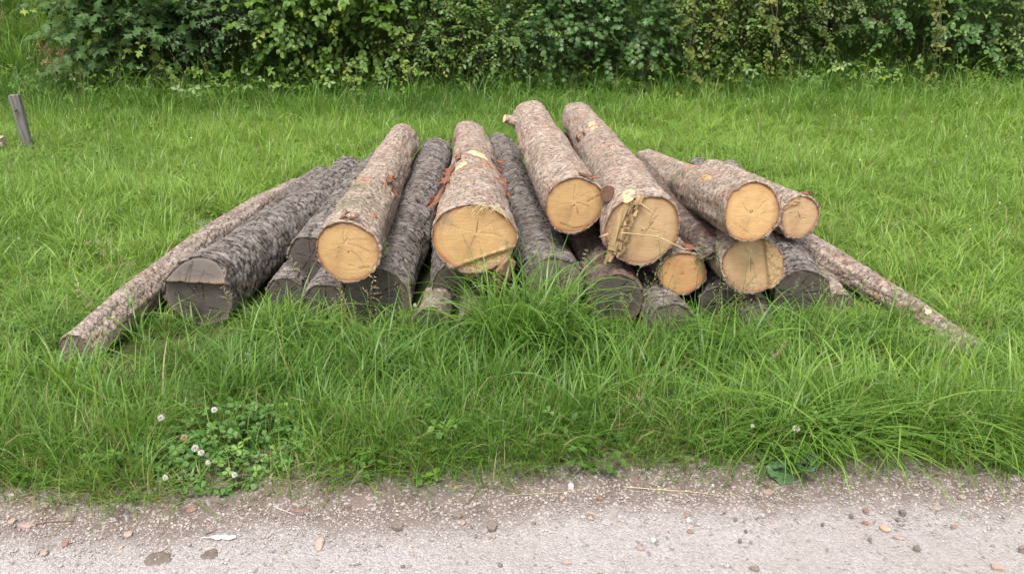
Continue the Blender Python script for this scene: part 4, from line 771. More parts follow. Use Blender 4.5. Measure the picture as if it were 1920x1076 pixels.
for (u, v, lb_) in [(22, 150, 'rust-red dock plant at the left edge of the slope'), (70, 130, 'rust-red dock plant nearest the left corner'), (118, 165, 'rust-red dock plant beside the maple shrub'), (128, 205, 'low rust-red dock plant in front of the maple shrub')]:
    p = ground_pt(u, v); H = .55 + .3 * rng.random(); root = thing('dock_plant', p, lb_, 'dock plant', 'docks on the left slope')
    for s in range(3):
        tip = np.array([rng.normal() * .12, rng.normal() * .1, H * rng.uniform(.8, 1.1)]); V, Fs = tube([(0, 0, 0), tip * .5 + [0.01, 0, 0], tip], [.005, .004, .002], 5); obj('stem', mesh('stem', V, Fs, [GREENSTEM]), root)
        ac = Acc()
        for k in range(70):
            q = .55 + .45 * rng.random(); pp = tip * q + rng.normal(size=3) * [.03, .03, .02]; V, Fs = tube([pp, pp + [0, 0, .008], pp + [0, 0, .016]], [.002, .008, .002], 4, False); ac.add(V, Fs)
        tag(obj('seed_head', ac.mesh('seed_head', [DOCK]), root), kind='stuff')

# ------------------------------------------------------------------ fence remains at the left
POST = plain_mat('weathered_post_wood', (.075, .07, .068), (.19, .175, .165), 14., .85, .2, .6, .006, (4, 4, .5))
def timber(name, parent, size, loc, rot, mat, n=(3, 3, 10)):
    import bmesh
    me = bpy.data.meshes.new(name); bm = bmesh.new(); bmesh.ops.create_cube(bm, size=1.0)
    bmesh.ops.subdivide_edges(bm, edges=bm.edges[:], cuts=4, use_grid_fill=True)
    for v in bm.verts:
        q = v.co.copy(); rr = 1 - .10 * (abs(q.x) > .49) * (abs(q.y) > .49); v.co = Vector((q.x * size[0] * rr, q.y * size[1] * rr, q.z * size[2])) + Vector(tuple(rng.normal(0, .003, 3)))
    bm.to_mesh(me); bm.free(); me.materials.append(mat); o = obj(name, me, parent); o.location = loc; o.rotation_euler = rot; return o
p = ground_pt(55, 284); root = thing('fence_post', p, 'weathered grey square wooden post leaning in the grass at the left edge', 'post')
timber('shaft', root, (.076, .070, .54), (-.005, 0, .21), (.02, -.04, .25), POST); V, Fs = tube([(.0, -.052, .36), (.0, -.066, .36), (.0, -.072, .36)], [.013, .013, .009], 10); obj('bolt', mesh('bolt', V, Fs, [plain_mat('rusty_iron', (.05, .04, .035), (.12, .08, .06))]), root)
p = ground_pt(-75, 292); root = thing('fallen_rail', p, 'weathered wooden rail lying in the grass beside the grey post', 'rail'); timber('plank', root, (.75, .12, .075), (0, 0, .10), (.1, -.03, .12), plain_mat('weathered_rail_wood', (.20, .16, .12), (.38, .32, .25), 14., .85, .2, .6, .006, (.5, 4, 4)))

# ------------------------------------------------------------------ clover, plantain, seed stalks
CLOV = leaf_mat('clover_leaf', (0.083, 0.187, 0.044), (0.154, 0.286, 0.072), (0.242, 0.374, 0.077), .5, .3, .3)
WHITE = plain_mat('white_clover_petal', (.50, .45, .39), (.68, .66, .61), 200., .7, .2, .1); PINKB = plain_mat('withered_petal', (.38, .25, .17), (.55, .42, .32), 200., .8, .2, .1)
def clover_leaf_mesh(v):
    g = np.random.default_rng(70 + v); ac = Acc()
    for k in range(3):
        a = k * 2.094 + g.normal() * .12; ca, sa = math.cos(a), math.sin(a); o = [(0, .05), (.22, .22), (.40, .55), (.36, .85), (.16, 1.0), (0, .95), (-.16, 1.0), (-.36, .85), (-.40, .55), (-.22, .22)]; V = [(0, .5, -.05)] + [(x, y, .10 * abs(x) + .10 * y * (1 - y) - .05) for x, y in o]; V = np.array(V); V = np.stack([V[:, 0] * ca + V[:, 1] * sa, V[:, 1] * ca - V[:, 0] * sa, V[:, 2] + .12 * g.normal() * V[:, 1]], -1)
        ac.add(V, np.array([(0, i % 10 + 1, i) for i in range(1, 11)]), tint=(v % 5) / 5, young=.8 if v == 5 else 0.)
    return ac.mesh('leaf', [CLOV])
CLV = [clover_leaf_mesh(v) for v in range(6)]
def flower_mesh(white=True, v=0, name='flower_head', mat=None):
    g = np.random.default_rng(80 + v); ac = Acc()
    for i in range(60):
        q = (i + .5) / 46; z = 1 - 1.55 * q; a = i * 2.3999; s = math.sqrt(max(0, 1 - z * z)); d = unit(np.array([s * math.cos(a), s * math.sin(a), z]) + g.normal(size=3) * .12); L = 1.0 * g.uniform(.85, 1.1); V, Fs = tube([d * .25, d * L * .7, d * L], [.05, .12, .05], 4, False); ac.add(V, Fs)
    return ac.mesh(name, [mat or (WHITE if white else PINKB)])
FLW = [flower_mesh(True, v) for v in range(3)]; FLP = flower_mesh(False, 5)
def clover_plant(label, cx, cy, wx, wy, n, flowers, hmax=.13, seed=0):
    g = np.random.default_rng(40 + seed); root = thing('clover_plant', (cx, cy, float(gz(cx, cy))), label, 'clover'); st = Acc(); z0 = float(gz(cx, cy))
    for i in range(n):
        a = g.random() * 6.283; rr = math.sqrt(g.random()); x, y = math.cos(a) * wx * rr, math.sin(a) * wy * rr; back = np.clip((y / wy + 1) / 2, 0, 1); h = (.02 + hmax * (.25 + .75 * back) * g.uniform(.55, 1.1)) * (1 - .4 * rr) + float(gz(cx + x, cy + y)) - z0
        o = bpy.data.objects.new('leaf', CLV[5 if g.random() < .12 else g.integers(5)]); COL.objects.link(o); o.parent = root; s = g.uniform(.016, .028); o.location = (x, y, h); o.rotation_euler = (g.normal() * .25 + .35, g.normal() * .3, g.random() * 6.28); o.scale = (s, s, s)
        V, Fs = tube([(x * .8, y * .8 + .01, float(gz(cx + x, cy + y)) - z0), (x * .92, y * .92, h * .6), (x, y, h)], [.0012, .001, .0008], 4, False); st.add(V, Fs)
    tag(obj('stalks', st.mesh('stalks', [GREENSTEM]), root), kind='stuff')
    for (u, v, hh, r_, wh) in flowers:
        r3 = ray(u, v); d = (z0 + hh - CAM_H) / r3[2]; P = np.array([r3[0] * d - cx, r3[1] * d - cy, hh]); o = obj('flower_head', FLW[g.integers(3)] if wh else FLP, root); o.location = P; o.scale = (r_, r_, r_); o.rotation_euler = (.5 + g.normal() * .2, g.normal() * .25, g.random() * 6)
        V, Fs = tube([P * [.95, 1, 0] + [0, .02, 0], P * [1, 1, .5] + [0, .012, 0], P - [0, 0, r_ * .4]], [.0016, .0014, .0011], 5, False); obj('flower_stalk', mesh('flower_stalk', V, Fs, [GREENSTEM]), root)
    return root
clover_plant('large white clover patch with round leaves at the road edge on the left', -.985, 2.35, .27, .22, 270, [(302, 783, .16, .0125, 1), (402, 768, .17, .011, 1), (345, 820, .13, .011, 0), (366, 840, .12, .013, 1), (377, 848, .11, .011, 1), (390, 867, .08, .009, 1), (310, 895, .06, .010, 1), (440, 890, .06, .010, 1), (443, 818, .10, .006, 1)], .15, 1)
clover_plant('small clover clump with a few leaves in the verge right of centre', .40, 2.40, .10, .06, 16, [], .10, 2)
clover_plant('clover sprigs among the overhanging grass at the right road edge', .93, 2.40, .14, .08, 30, [(1493, 803, .15, .012, 1), (1411, 798, .14, .007, 1)], .12, 3)
# broad round leaves at the right of the verge
BROAD = leaf_mat('broad_weed_leaf', (0.061, 0.127, 0.055), (0.110, 0.193, 0.088), (0.132, 0.209, 0.088), .5, .25, .3)
p = ground_pt(1480, 885); root = thing('broad_leaved_weed', p, 'low weed with round grey-green leaves at the right road edge', 'weed')
for i, (u, v, s) in enumerate([(1437, 857, .034), (1502, 850, .040), (1513, 878, .038), (1470, 892, .036), (1452, 880, .026), (1490, 870, .026), (1478, 868, .022), (1530, 862, .026), (1460, 868, .024)]):
    q = ground_pt(u, v, .035 + .02 * (i % 3)) - p; an = np.arange(16) / 16 * 6.283; rad = s * (1 + .06 * np.cos(an * 8) - .35 * np.exp(-((an - 4.71) / .25) ** 2))
    V = np.vstack([[[0, 0, -.006]], np.stack([rad * np.cos(an) * .55, rad * np.sin(an) * .55, .003 * np.cos(an * 4)], -1), np.stack([rad * np.cos(an), rad * np.sin(an), -.004 + .004 * np.cos(an * 5)], -1)]); a = np.arange(16)
    o = obj('leaf', mesh('leaf', V, [np.stack([a * 0, 1 + a, 1 + (a + 1) % 16], -1), 1 + grid_faces(16, 2, True)[:, ::-1]], [BROAD], {'tint': np.full(33, rng.random()), 'young': np.zeros(33)}), root); o.location = q; o.rotation_euler = (.45 + rng.normal() * .1, rng.normal() * .15, rng.random() * 6)
    V, Fs = tube([(0, .02, 0), q * .6 + [0, .02, .01], q], [.002, .0018, .0015], 4, False); obj('leaf_stalk', mesh('leaf_stalk', V, Fs, [GREENSTEM]), root)

def stem_to(root, P0, P1, r=.0014, bow=.02):
    P0, P1 = np.array(P0, float), np.array(P1, float); mid = .5 * (P0 + P1) + np.array([rng.normal() * bow, rng.normal() * bow * .5, bow]); t = np.linspace(0, 1, 7)[:, None]; C_ = (1 - t) ** 2 * P0 + 2 * t * (1 - t) * mid + t * t * P1
    V, Fs = tube(C_, np.linspace(r, r * .6, 7), 4, False); return obj('stem', mesh('stem', V, Fs, [GREENSTEM]), root)
def at_depth(u, v, y):
    r = ray(u, v); d = y / r[1]; return np.array([0, 0, CAM_H]) + r * d
def flower_thing(u, v, y, r_, label, white=True):
    T_ = at_depth(u, v, y); b = np.array([T_[0] + rng.normal() * .02, y + .03, float(gz(T_[0], y))]); root = thing('clover_flower', b, label, 'flower', 'single flower heads in the verge grass'); stem_to(root, (0, 0, 0), T_ - b)
    o = obj('flower_head', FLW[0] if white else FLP, root); o.location = T_ - b; o.scale = (r_, r_, r_); o.rotation_euler = (.4, .1, rng.random() * 6)
flower_thing(463, 666, 2.95, .0125, 'white clover head in front of the large notched log')
flower_thing(432, 672, 3.0, .009, 'small white clover head left of the brighter one below the notched log')
flower_thing(1344, 680, 2.95, .0125, 'white clover head in the grass below the hinge-strip log')
flower_thing(1447, 662, 3.0, .010, 'pale clover head below the rightmost dark log face')
flower_thing(645, 628, 3.2, .010, 'white flower head below the leftmost yellow face')
flower_thing(1325, 735, 2.7, .008, 'withered flower head in the verge right of centre', False)
flower_thing(213, 762, 2.6, .007, 'tiny withered flower head in the verge at the left', False)
flower_thing(778, 572, 3.28, .009, 'pale flower head in front of the thick grey log end')
SPIKE = plain_mat('plantain_spike', (.10, .06, .035), (.22, .14, .08), 150., .8, .2)
def spike_mesh():
    ac = Acc()
    for i in range(60):
        q = i / 60; a = i * 2.4; r_ = .30 * math.sin(math.pi * min(1, .12 + .88 * q)) ** .6 + .05; p = np.array([math.cos(a) * r_, math.sin(a) * r_, q * 2.2 - 1.1]); V, Fs = tube([p * [.6, .6, 1], p + [0, 0, .06], p + [0, 0, .13]], [.07, .1, .03], 4, False); ac.add(V, Fs)
    return ac.mesh('flower_spike', [SPIKE])
SPK = spike_mesh()
spots = [(711, 651, 2.95), (727, 640, 3.05), (915, 668, 2.95), (1042, 652, 2.95), (1064, 678, 2.85), (1181, 645, 3.0), (1212, 652, 2.95), (1213, 697, 2.75), (1234, 700, 2.75), (1060, 708, 2.7), (1175, 725, 2.65), (935, 628, 3.1), (505, 640, 3.1), (862, 690, 2.8), (1335, 605, 3.2), (780, 600, 3.2)]
for (u, v, y) in spots:
    T_ = at_depth(u, v, y); b = np.array([T_[0] + rng.normal() * .02, y + .03, float(gz(T_[0], y))]); root = thing('plantain_stalk', b, 'brown plantain flower spike on a thin stem in the verge grass', 'plantain', 'plantain spikes in the verge'); stem_to(root, (0, 0, 0), T_ - b); o = obj('flower_spike', SPK, root); o.location = T_ - b; s = rng.uniform(.008, .012); o.scale = (s, s, s); o.rotation_euler = (rng.normal() * .15, rng.normal() * .15, rng.random() * 6)
SEED = plain_mat('grass_seed_head', (.26, .20, .11), (.46, .38, .24), 120., .75, .2, .1); SEEDG = plain_mat('green_seed_head', (.15, .20, .06), (.30, .33, .14), 120., .7, .2, .1)
def panicle(kind, v):
    g = np.random.default_rng(300 + v); ac = Acc()
    if kind == 'tuft':                            # dense clusters up the stem
        for cz, cr, n in ((0, .010, 22), (.020, .013, 30), (.045, .010, 22), (.066, .006, 14), (-.03, .012, 18)):
            cx, cy = g.normal(size=2) * (.006 if cz >= 0 else .014)
            for k in range(n): p = np.array([cx, cy, cz]) + g.normal(size=3) * cr * .6; d = unit(g.normal(size=3) + [0, 0, 1.2]); V, Fs = tube([p, p + d * .004, p + d * .008], [.0005, .0017, .0003], 3, False); ac.add(V, Fs)
    else:                                         # loose drooping panicle
        for k in range(14):
            q = k / 13; b = np.array([.0, 0, -.09 + .12 * q]); a = g.random() * 6.28; L = .05 * (1 - q) + .012; d = unit(np.array([math.cos(a), math.sin(a), .5]))
            V, Fs = tube([b, b + d * L * .6, b + d * L + [0, 0, -.2 * L]], [.0005, .0004, .0003], 3, False); ac.add(V, Fs)
            for j in range(5): p = b + d * L * (.4 + .15 * j) + g.normal(size=3) * .002 + np.array([0, 0, -.05 * L * j * .6]); V, Fs = tube([p, p + d * .0035 - [0, 0, .001], p + d * .008 - [0, 0, .003]], [.0004, .0017, .0003], 3, False); ac.add(V, Fs)
    return ac
PAN = {(k, m_): [panicle(k, i).mesh('seed_head', [SEED if m_ else SEEDG]) for i in range(3)] for k in ('tuft', 'loose') for m_ in (0, 1)}
def seed_stalk(u, v, y, kind, dry, label, sc=1.0, lean=0.0, group='flowering grass stalks by the pile'):
    T_ = at_depth(u, v, y); b = np.array([T_[0] + lean, y + .02, float(gz(T_[0] + lean, y))]); root = thing('grass_stalk', b, label, 'grass stalk', group); stem_to(root, (0, 0, 0), T_ - b, .0016, .03); o = obj('seed_head', PAN[(kind, dry)][int(rng.integers(3))], root); o.location = T_ - b; o.scale = (sc,) * 3; d = T_ - b; o.rotation_euler = (0, math.atan2(d[0], d[2]) * 1.5, rng.random() * .5)
seed_stalk(1192, 748, 2.55, 'tuft', 1, 'tallest straw-coloured clustered seed head in the verge right of centre', 1.15, -.03)
seed_stalk(1486, 762, 2.5, 'tuft', 1, 'pale seed head in the verge above the round-leaved weed', .7, -.03)
seed_stalk(1455, 665, 2.85, 'tuft', 1, 'brownish seed head below the rightmost dark log face', .9, -.08)
seed_stalk(1168, 572, 3.2, 'tuft', 0, 'cream clustered seed head in front of the dark red-brown log', .8, .03)
seed_stalk(697, 530, 3.2, 'loose', 1, 'loose seed head just right of the leftmost yellow face', 1.0, -.06)
seed_stalk(722, 455, 3.2, 'loose', 0, 'tall green stalk rising between the leftmost yellow face and the thick grey log', .7, -.03)
seed_stalk(900, 540, 3.15, 'loose', 0, 'drooping pale seed head left below the widest face', 1.1, .12)
seed_stalk(940, 530, 3.15, 'loose', 0, 'drooping pale seed head at the corner of the widest face', 1.2, .12)
seed_stalk(1055, 520, 3.2, 'loose', 0, 'green seed head across the cracked grey face', .9, .03)
seed_stalk(1102, 480, 3.2, 'loose', 0, 'slim green seed head rising in front of the dark gap', .8, .07)
seed_stalk(1310, 505, 3.1, 'tuft', 0, 'slim green seed head in front of the smallest orange face', .5, .01)
seed_stalk(1262, 515, 3.1, 'loose', 0, 'leaning green seed head left on the smallest orange face', .6, -.03)
seed_stalk(1365, 520, 3.15, 'loose', 1, 'pale seed head across the hinge-strip face', .7, .08)
seed_stalk(1405, 470, 3.1, 'loose', 0, 'small pale seed head hanging on the seam of the two right faces', .6, -.04)
seed_stalk(1318, 460, 3.15, 'loose', 0, 'green seed head in front of the reddish-brown log', .9, .02)
seed_stalk(1345, 470, 3.15, 'tuft', 0, 'thin green seed head beside the hinge-strip face', .6, .02)
seed_stalk(1490, 540, 3.2, 'tuft', 0, 'seed head in front of the rightmost dark log face', .6, -.04)
seed_stalk(1235, 452, 3.0, 'loose', 0, 'green seed head across the splintered face', .6, .04)
seed_stalk(545, 490, 3.25, 'loose', 0, 'drooping green stalk left of the dark split end', .8, .05)
seed_stalk(420, 545, 3.05, 'loose', 1, 'pale sparse stalk in front of the notched face', .6, .04)
seed_stalk(510, 605, 3.1, 'tuft', 0, 'pale seed head right of the notched log', .5, .0)
seed_stalk(1205, 755, 2.5, 'tuft', 1, 'smaller straw-coloured seed cluster beside the tallest one', .6, .05)
for (u, v, y) in [(175, 455, 4.2), (195, 475, 4.1), (260, 455, 4.3), (215, 500, 3.9), (155, 545, 3.3), (285, 470, 4.2), (245, 490, 4.0)]:
    seed_stalk(u, v, y, 'loose', 1, 'dry pinkish seed stalk in the tall meadow grass left of the pile', 1.2, .1, 'dry stalks left of the pile')
tag(bpy.data.objects['grass_stalk'], None)

# tiny white and yellow meadow flowers
ac = Acc()
for i in range(150):
    x = rng.uniform(-5, 7); y = rng.uniform(4.2, 9.5)
    if under_logs(np.array([x]), np.array([y]), .05)[0]: continue
    if rng.random() > .35 + .65 * (x > 2): continue
    z = float(gz(x, y)) + .12 + .08 * rng.random(); s = .003 + .004 * rng.random(); V, Fs = tube([(x, y, z - .14), (x, y, z - s), (x, y, z), (x, y, z + s)], [.0012, .0012, s, s * .4], 6, True); ac.add(V, Fs)
tag(obj('meadow_flowers', ac.mesh('meadow_flowers', [WHITE])), 'tiny white flowers dotted through the meadow grass', 'flowers', kind='stuff')

# ------------------------------------------------------------------ road litter: gravel, chips, stones, twigs
def pebble_ac(v, tint):
    import bmesh
    bm = bmesh.new(); bmesh.ops.create_icosphere(bm, subdivisions=1, radius=1.0); g = np.random.default_rng(500 + v); sx, sy, sz = 1, g.uniform(.6, .95), g.uniform(.4, .65); V = np.array([tuple(q.co) for q in bm.verts]); F_ = np.array([[q.index for q in f.verts] for f in bm.faces]); bm.free()
    V = V * (1 + g.normal(size=(len(V), 1)) * .12) * [sx, sy, sz]; ac = Acc(); ac.add(V, F_, tint=tint, tt=0., dry=0.); return ac
m, nt = NT('gravel_stones'); t = ATT(nt, 'tint').outputs['Fac']; rnd = N(nt, 'ObjectInfo').outputs['Random']; pos = N(nt, 'NewGeometry').outputs['Position']
c = MIX(nt, RMP(nt, rnd, 0.0, 0.8), (.17, .14, .125), (.42, .38, .355)); c = MIX(nt, RMP(nt, rnd, .97, .98), c, (.15, .13, .125)); OUT(nt, PR(nt, MIX(nt, M(nt, 'MULTIPLY', NOISE(nt, pos, 200.), .4), c, (.42, .33, .28)), .8, .3)); STONE = m
n = 15000; x = rng.uniform(-2.4, 2.4, n); d_ = np.where(rng.random(n) < .55, rng.random(n) * .34, rng.random(n) * .8); y = edge_y(x) + .03 - d_; s = .0012 + .0040 * rng.random(n) ** 4 + .001 * (d_ < .34)
tag(instancer('gravel', [pebble_ac(i, i / 6) for i in range(6)], np.stack([x, y, np.maximum(road_z(x, y), gz(x, y)) + .002], -1), rng.uniform(0, 6.28, (n, 3)) * [.06, .06, 1], np.repeat(s[:, None], 3, 1), rng.integers(0, 6, n), rng.random(n), [STONE], False), 'loose pale gravel scattered along the road edge', 'gravel', kind='stuff')
CHIP = {'red': plain_mat('red_bark_chip', (.18, .105, .08), (.28, .18, .145), 60., .8, .2, .6, .003), 'pink': plain_mat('pinkish_bark_chip', (.26, .19, .155), (.36, .285, .245), 60., .8, .2, .5, .003), 'brown': plain_mat('brown_clod', (.12, .095, .08), (.22, .18, .155), 60., .9, .15, .8, .005),
        'dark': plain_mat('dark_stone', (.09, .08, .078), (.18, .165, .16), 60., .75, .3, .4, .003), 'white': plain_mat('white_stone', (.42, .39, .37), (.58, .55, .53), 60., .7, .3, .3, .003), 'leaf': plain_mat('dry_leaf', (.30, .19, .125), (.42, .29, .21), 50., .7, .25, .4, .003)}
def chip(u, v, wpx, hpx, col, label, cat='bark chip', name='bark_chip', thick=.25, group=None, ang=None):
    p = ground_pt(u, v); p[2] = max(float(road_z(p[0], p[1])), float(gz(p[0], p[1]))); k = 1.0 / (F_PX / (p[1] * _ch + (CAM_H) * _sh)); sx, sy = .88 * wpx * k / 2, .88 * hpx * k / 2 / .65; th = max(.0025, thick * min(sx, sy) * 2)
    na = 13; an = np.arange(na) / na * 6.283; rr = rng.uniform(.72, 1.12, na); ring = np.stack([sx * rr * np.cos(an), sy * rr * np.sin(an)], -1); curl = rng.uniform(-.15, .35) * th
    V = [(0, 0, th * .9)] + [(a * .6, b * .6, th * (.85 + .15 * rng.random())) for a, b in ring] + [(a, b, th * (.35 + .4 * rng.random()) + curl) for a, b in ring] + [(a * .96, b * .96, -.003) for a, b in ring]
    q = np.arange(na); Fs = [np.stack([q * 0, 1 + q, 1 + (q + 1) % na], -1), 1 + grid_faces(na, 3, True)[:, ::-1]]
    o = obj(name, mesh(name, V, Fs, [CHIP[col]], smooth=False)); o.location = p + np.array([0, 0, .003]); o.rotation_euler = (rng.normal() * .06, rng.normal() * .06, rng.normal() * .15 if ang is None else ang)
    return tag(o, label, cat, group)
for a in [(361, 959, 24, 18, 'red', 'orange-red bark chip just below the clover patch'), (241, 954, 17, 11, 'pink', 'small pinkish chip left of the chip below the clover'), (24, 986, 17, 13, 'pink', 'round pink bark chip near the left edge of the road'), (52, 993, 34, 12, 'pink', 'long pinkish flake beside the round chip at left'), (124, 1026, 14, 17, 'red', 'ragged reddish flake on the road at lower left'), (85, 1043, 16, 13, 'pink', 'small square pink chip at lower left'),
          (241, 1006, 18, 14, 'pink', 'pink chip midway between clover and lower left'), (60, 965, 10, 8, 'pink', 'tiny tan chip near the left verge'), (692, 938, 11, 20, 'pink', 'upright tan flake on the road edge left of centre'), (670, 944, 9, 10, 'red', 'small rusty chip beside the upright tan flake'), (600, 1025, 20, 24, 'pink', 'pale double flake on the road below the verge'), (868, 984, 13, 11, 'pink', 'tan chip beside the crumbly clod'),
          (850, 918, 30, 14, 'red', 'curled dead leaf at the grass edge left of centre'), (1193, 905, 16, 12, 'red', 'rusty chip at the grass edge right of centre'), (1323, 913, 15, 12, 'pink', 'peach-coloured chip at the grass edge right'), (1440, 931, 26, 12, 'pink', 'flat tan flake below the round-leaved weed'), (1657, 995, 21, 17, 'leaf', 'lobed dry leaf on the road at right'), (1684, 1013, 24, 9, 'pink', 'thin curled strip beside the lobed dry leaf'),
          (1868, 1067, 27, 15, 'pink', 'large peach flake at the lower right corner'), (1622, 963, 15, 10, 'red', 'rusty chip above the lobed dry leaf'), (1622, 985, 14, 8, 'red', 'small rusty sliver left of the lobed leaf'), (1803, 937, 14, 11, 'pink', 'pinkish chip near the right road edge'), (1850, 940, 12, 9, 'pink', 'small pinkish chip furthest right'), (1787, 991, 14, 8, 'red', 'reddish sliver at the right of the road'), (1755, 958, 22, 8, 'pink', 'tilted bark flake on the right of the road'),
          (1545, 938, 16, 6, 'pink', 'thin bark flake below the right verge'), (1200, 1035, 22, 8, 'pink', 'faint tan flake in the pale middle of the road'), (1062, 1060, 22, 10, 'pink', 'faint tan flake near the bottom centre'), (1106, 973, 13, 9, 'red', 'dull red chip on the road centre'), (1293, 1003, 16, 7, 'red', 'dull red flat chip right of centre'), (1440, 966, 11, 7, 'pink', 'small pink chip right of centre'), (1286, 971, 9, 12, 'red', 'dark red chip touching a white stone'), (950, 887, 10, 11, 'leaf', 'small orange leaf in the short grass at centre'), (560, 962, 40, 7, 'red', 'long red-brown bark strip left of centre'), (1125, 940, 16, 9, 'red', 'short dark red bark strip at centre')]:
    chip(*a, group='bark chips on the road')
chip(745, 992, 26, 17, 'brown', 'grey-brown crumbly clod on the road left of centre', 'clod', 'clod', .5); chip(858, 972, 20, 12, 'brown', 'small crumbly brown clod above the tan chip', 'clod', 'clod', .5); chip(922, 993, 26, 20, 'brown', 'brown crumbly clod at the road centre', 'clod', 'clod', .5); chip(64, 945, 22, 12, 'brown', 'dark clod in the left verge edge', 'clod', 'clod', .5)
for a in [(1397, 1005, 8, 6, 'dark', 'black pebble right of centre, upper of a pair'), (1386, 1022, 9, 7, 'dark', 'black pebble right of centre, lower of a pair'), (1629, 1017, 9, 6, 'dark', 'dark pebble below the lobed dry leaf'), (1595, 973, 10, 7, 'dark', 'dark grey pebble left of the rusty chips'), (1691, 968, 15, 10, 'dark', 'largest dark stone at the right of the road'), (1682, 980, 9, 6, 'dark', 'small dark stone under the largest dark one'), (1541, 989, 8, 6, 'dark', 'dark pebble midway on the right'), (1890, 889, 16, 10, 'dark', 'dark stone in the verge at the far right'), (1718, 1035, 16, 9, 'brown', 'flat brown stone at lower right'), (1915, 1037, 18, 10, 'brown', 'flat brown stone cut by the right edge'), (1290, 982, 9, 9, 'white', 'round white stone right of centre'), (1070, 919, 14, 12, 'white', 'pale stone at the grass edge near centre'), (1060, 933, 7, 6, 'white', 'small white stone below the pale one'), (43, 937, 9, 6, 'white', 'small white stone at the left verge'), (1336, 920, 6, 6, 'white', 'white pebble by the peach-coloured chip'), (1414, 1073, 22, 8, 'brown', 'brown stone at the bottom edge right of centre')]:
    chip(*a[:6], 'stone', 'stone', .6, 'stones on the road')
for i in range(46):
    chip(rng.uniform(0, 1920), rng.uniform(915, 1070), rng.uniform(5, 11), rng.uniform(4, 8), ('pink', 'brown', 'pink', 'white', 'brown')[i % 5] if i % 9 else 'brown', 'tiny bark or stone fragment among the road gravel', 'fragment', 'gravel_fragment', .35, 'fragments in the gravel')
def road_line(pts, label, r, mat=None, name='twig', cat='twig'):
    P = np.array([ground_pt(u, v) for u, v in pts]); P[:, 2] = np.maximum(road_z(P[:, 0], P[:, 1]), gz(P[:, 0], P[:, 1])) + r + .003; return straw(label, P, r, mat, name, cat, 'stalks and twigs on the road')
TW = CHIP['red']
road_line([(1168, 918), (1240, 924), (1300, 930), (1365, 940)], 'long pale straw lying along the road edge right of centre', .0016, None, 'straw', 'straw')
road_line([(950, 934), (1010, 931), (1060, 929), (1120, 919)], 'thin dry stalk on the road edge at centre', .001, None, 'straw', 'straw')
road_line([(568, 922), (574, 905), (580, 888)], 'upright yellow straw leaning at the verge left of centre', .0022, None, 'straw', 'straw'); road_line([(597, 924), (596, 910), (595, 896)], 'short whitish straw stub left of centre', .0014, None, 'straw', 'straw')
road_line([(737, 930), (741, 948)], 'short yellow straw piece on the road', .0018, None, 'straw', 'straw'); road_line([(513, 954), (535, 963), (552, 970)], 'white curved stem on the road left of centre', .0016, CHIP['white'], 'straw', 'straw')
road_line([(60, 992), (90, 985), (140, 984)], 'dark thin twig at the left of the road', .0028, TW); road_line([(385, 1005), (408, 996)], 'short dark twig above the white feather', .0025, CHIP['brown']); road_line([(470, 908), (490, 922)], 'brown twig at the right of the clover patch', .0035, CHIP['pink'])
road_line([(1128, 935), (1150, 934)], 'small dark twig right of centre on the verge edge', .002, CHIP['brown']); road_line([(1155, 998), (1165, 985), (1167, 978)], 'bent pale stem in the pale middle of the road', .001, None, 'straw', 'straw'); road_line([(1660, 863), (1690, 876), (1725, 890)], 'pair of dry stems leaning from the right verge', .0016, None, 'straw', 'straw')
road_line([(1700, 909), (1740, 906)], 'tan twig lying at the right road edge', .0022, CHIP['pink']); road_line([(1735, 888), (1762, 894)], 'short pink-brown twig at the right verge', .003, CHIP['pink']); road_line([(1365, 932), (1395, 942)], 'short straw piece right of centre', .001, None, 'straw', 'straw')
ac = Acc()
for i in range(420):
    x = rng.uniform(-2.2, 2.4); y = float(edge_y(np.array(x))) + .06 - abs(rng.normal()) * .17; a = rng.random() * 6.283; ln = rng.uniform(.006, .035); q = np.array([x, y, max(float(road_z(x, y)), float(gz(x, y))) + .004]); d = np.array([math.cos(a), math.sin(a) * .7, rng.normal() * .08])
    V, Fs = tube([q, q + d * ln * .5 + [0, 0, .002], q + d * ln], [rng.uniform(.0006, .0022)] * 2 + [.0005], 4); ac.add(V, Fs)
tag(obj('litter', ac.mesh('litter', [plain_mat('verge_litter', (.13, .085, .06), (.36, .27, .17), 30., .8, .2)])), 'straw and bark crumbs strewn along the road edge', 'litter', kind='stuff')
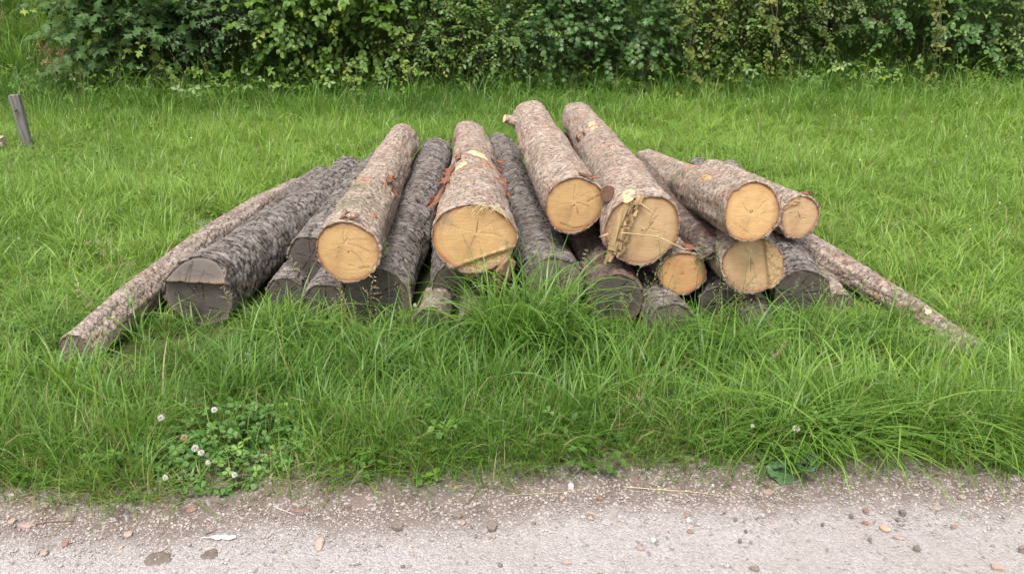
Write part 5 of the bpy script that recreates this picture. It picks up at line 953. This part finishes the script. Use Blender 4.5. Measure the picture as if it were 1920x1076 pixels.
# feather
FEA = plain_mat('white_feather', (.56, .545, .52), (.70, .69, .66), 120., .6, .2, .3, .002, (1, 6, 1)); p = ground_pt(412, 1013); p[2] = float(road_z(p[0], p[1])) + .006; root = thing('feather', p, 'white feather lying on the road below the clover', 'feather')
k_ = (p[1] * _ch + CAM_H * _sh) / F_PX; hl = 29 * k_; t = np.linspace(-1, 1, 15); wv = .0105 * np.clip(1.1 - np.abs(t - .25) ** 3, .12, 1) * np.where(t < -.35, .45 + .5 * sm(-1, -.35, t), 1); wv[-1] = .002
for s in (-1, 1):
    V = np.concatenate([np.stack([t * hl, t * 0, .003 + 0 * t], -1), np.stack([t * hl + .004, s * wv * (1 if s > 0 else .75), .001 + 0 * t + .002 * np.sin(t * 9)], -1)]); f_ = grid_faces(15, 2); obj('vane', mesh('vane', V, f_ if s > 0 else f_[:, ::-1], [FEA]), root)
V, Fs = tube([(-hl * 1.15, -.003, .003), (0, 0, .004), (hl, 0, .004)], [.0012, .001, .0005], 5); obj('quill', mesh('quill', V, Fs, [FEA]), root)
# damp patches
WET = plain_mat('damp_earth', (.095, .070, .056), (.16, .125, .105), 90., .6, .4, .6, .004)
for (u, v, wx, wy, lb_) in [(296, 1050, 26, 13, 'larger dark damp patch on the road at lower left'), (394, 1042, 17, 10, 'smaller dark damp patch below the white feather')]:
    p = ground_pt(u, v); k_ = (p[1] * _ch + CAM_H * _sh) / F_PX; na = 22; an = np.arange(na) / na * 6.283; rr = rng.uniform(.75, 1.15, na); xs, ys = wx * k_ * rr * np.cos(an), wy * k_ / .62 * rr * np.sin(an) + xs_ if False else wy * k_ / .62 * rr * np.sin(an); V = [(0, 0, 0)]
    for q in (.5, .8, 1.0): V += [(x * q, y * q, 0) for x, y in zip(xs, ys)]
    V = np.array(V); zz = np.maximum(road_z(V[:, 0] + p[0], V[:, 1] + p[1]), 0) + .010 * (fbm((V[:, 0] + p[0]) * 26, (V[:, 1] + p[1]) * 26, 8.0, 2) - .5); V[:, 2] = zz + .0035 - np.concatenate([[0], np.repeat([0, 0, .004], na)]); a = np.arange(na)
    o = obj('damp_patch', mesh('damp_patch', V, [np.stack([a * 0, 1 + a, 1 + (a + 1) % na], -1), 1 + grid_faces(na, 3, True)[:, ::-1]], [WET])); o.location = (p[0], p[1], 0); tag(o, lb_, 'damp patch', 'damp patches on the road')
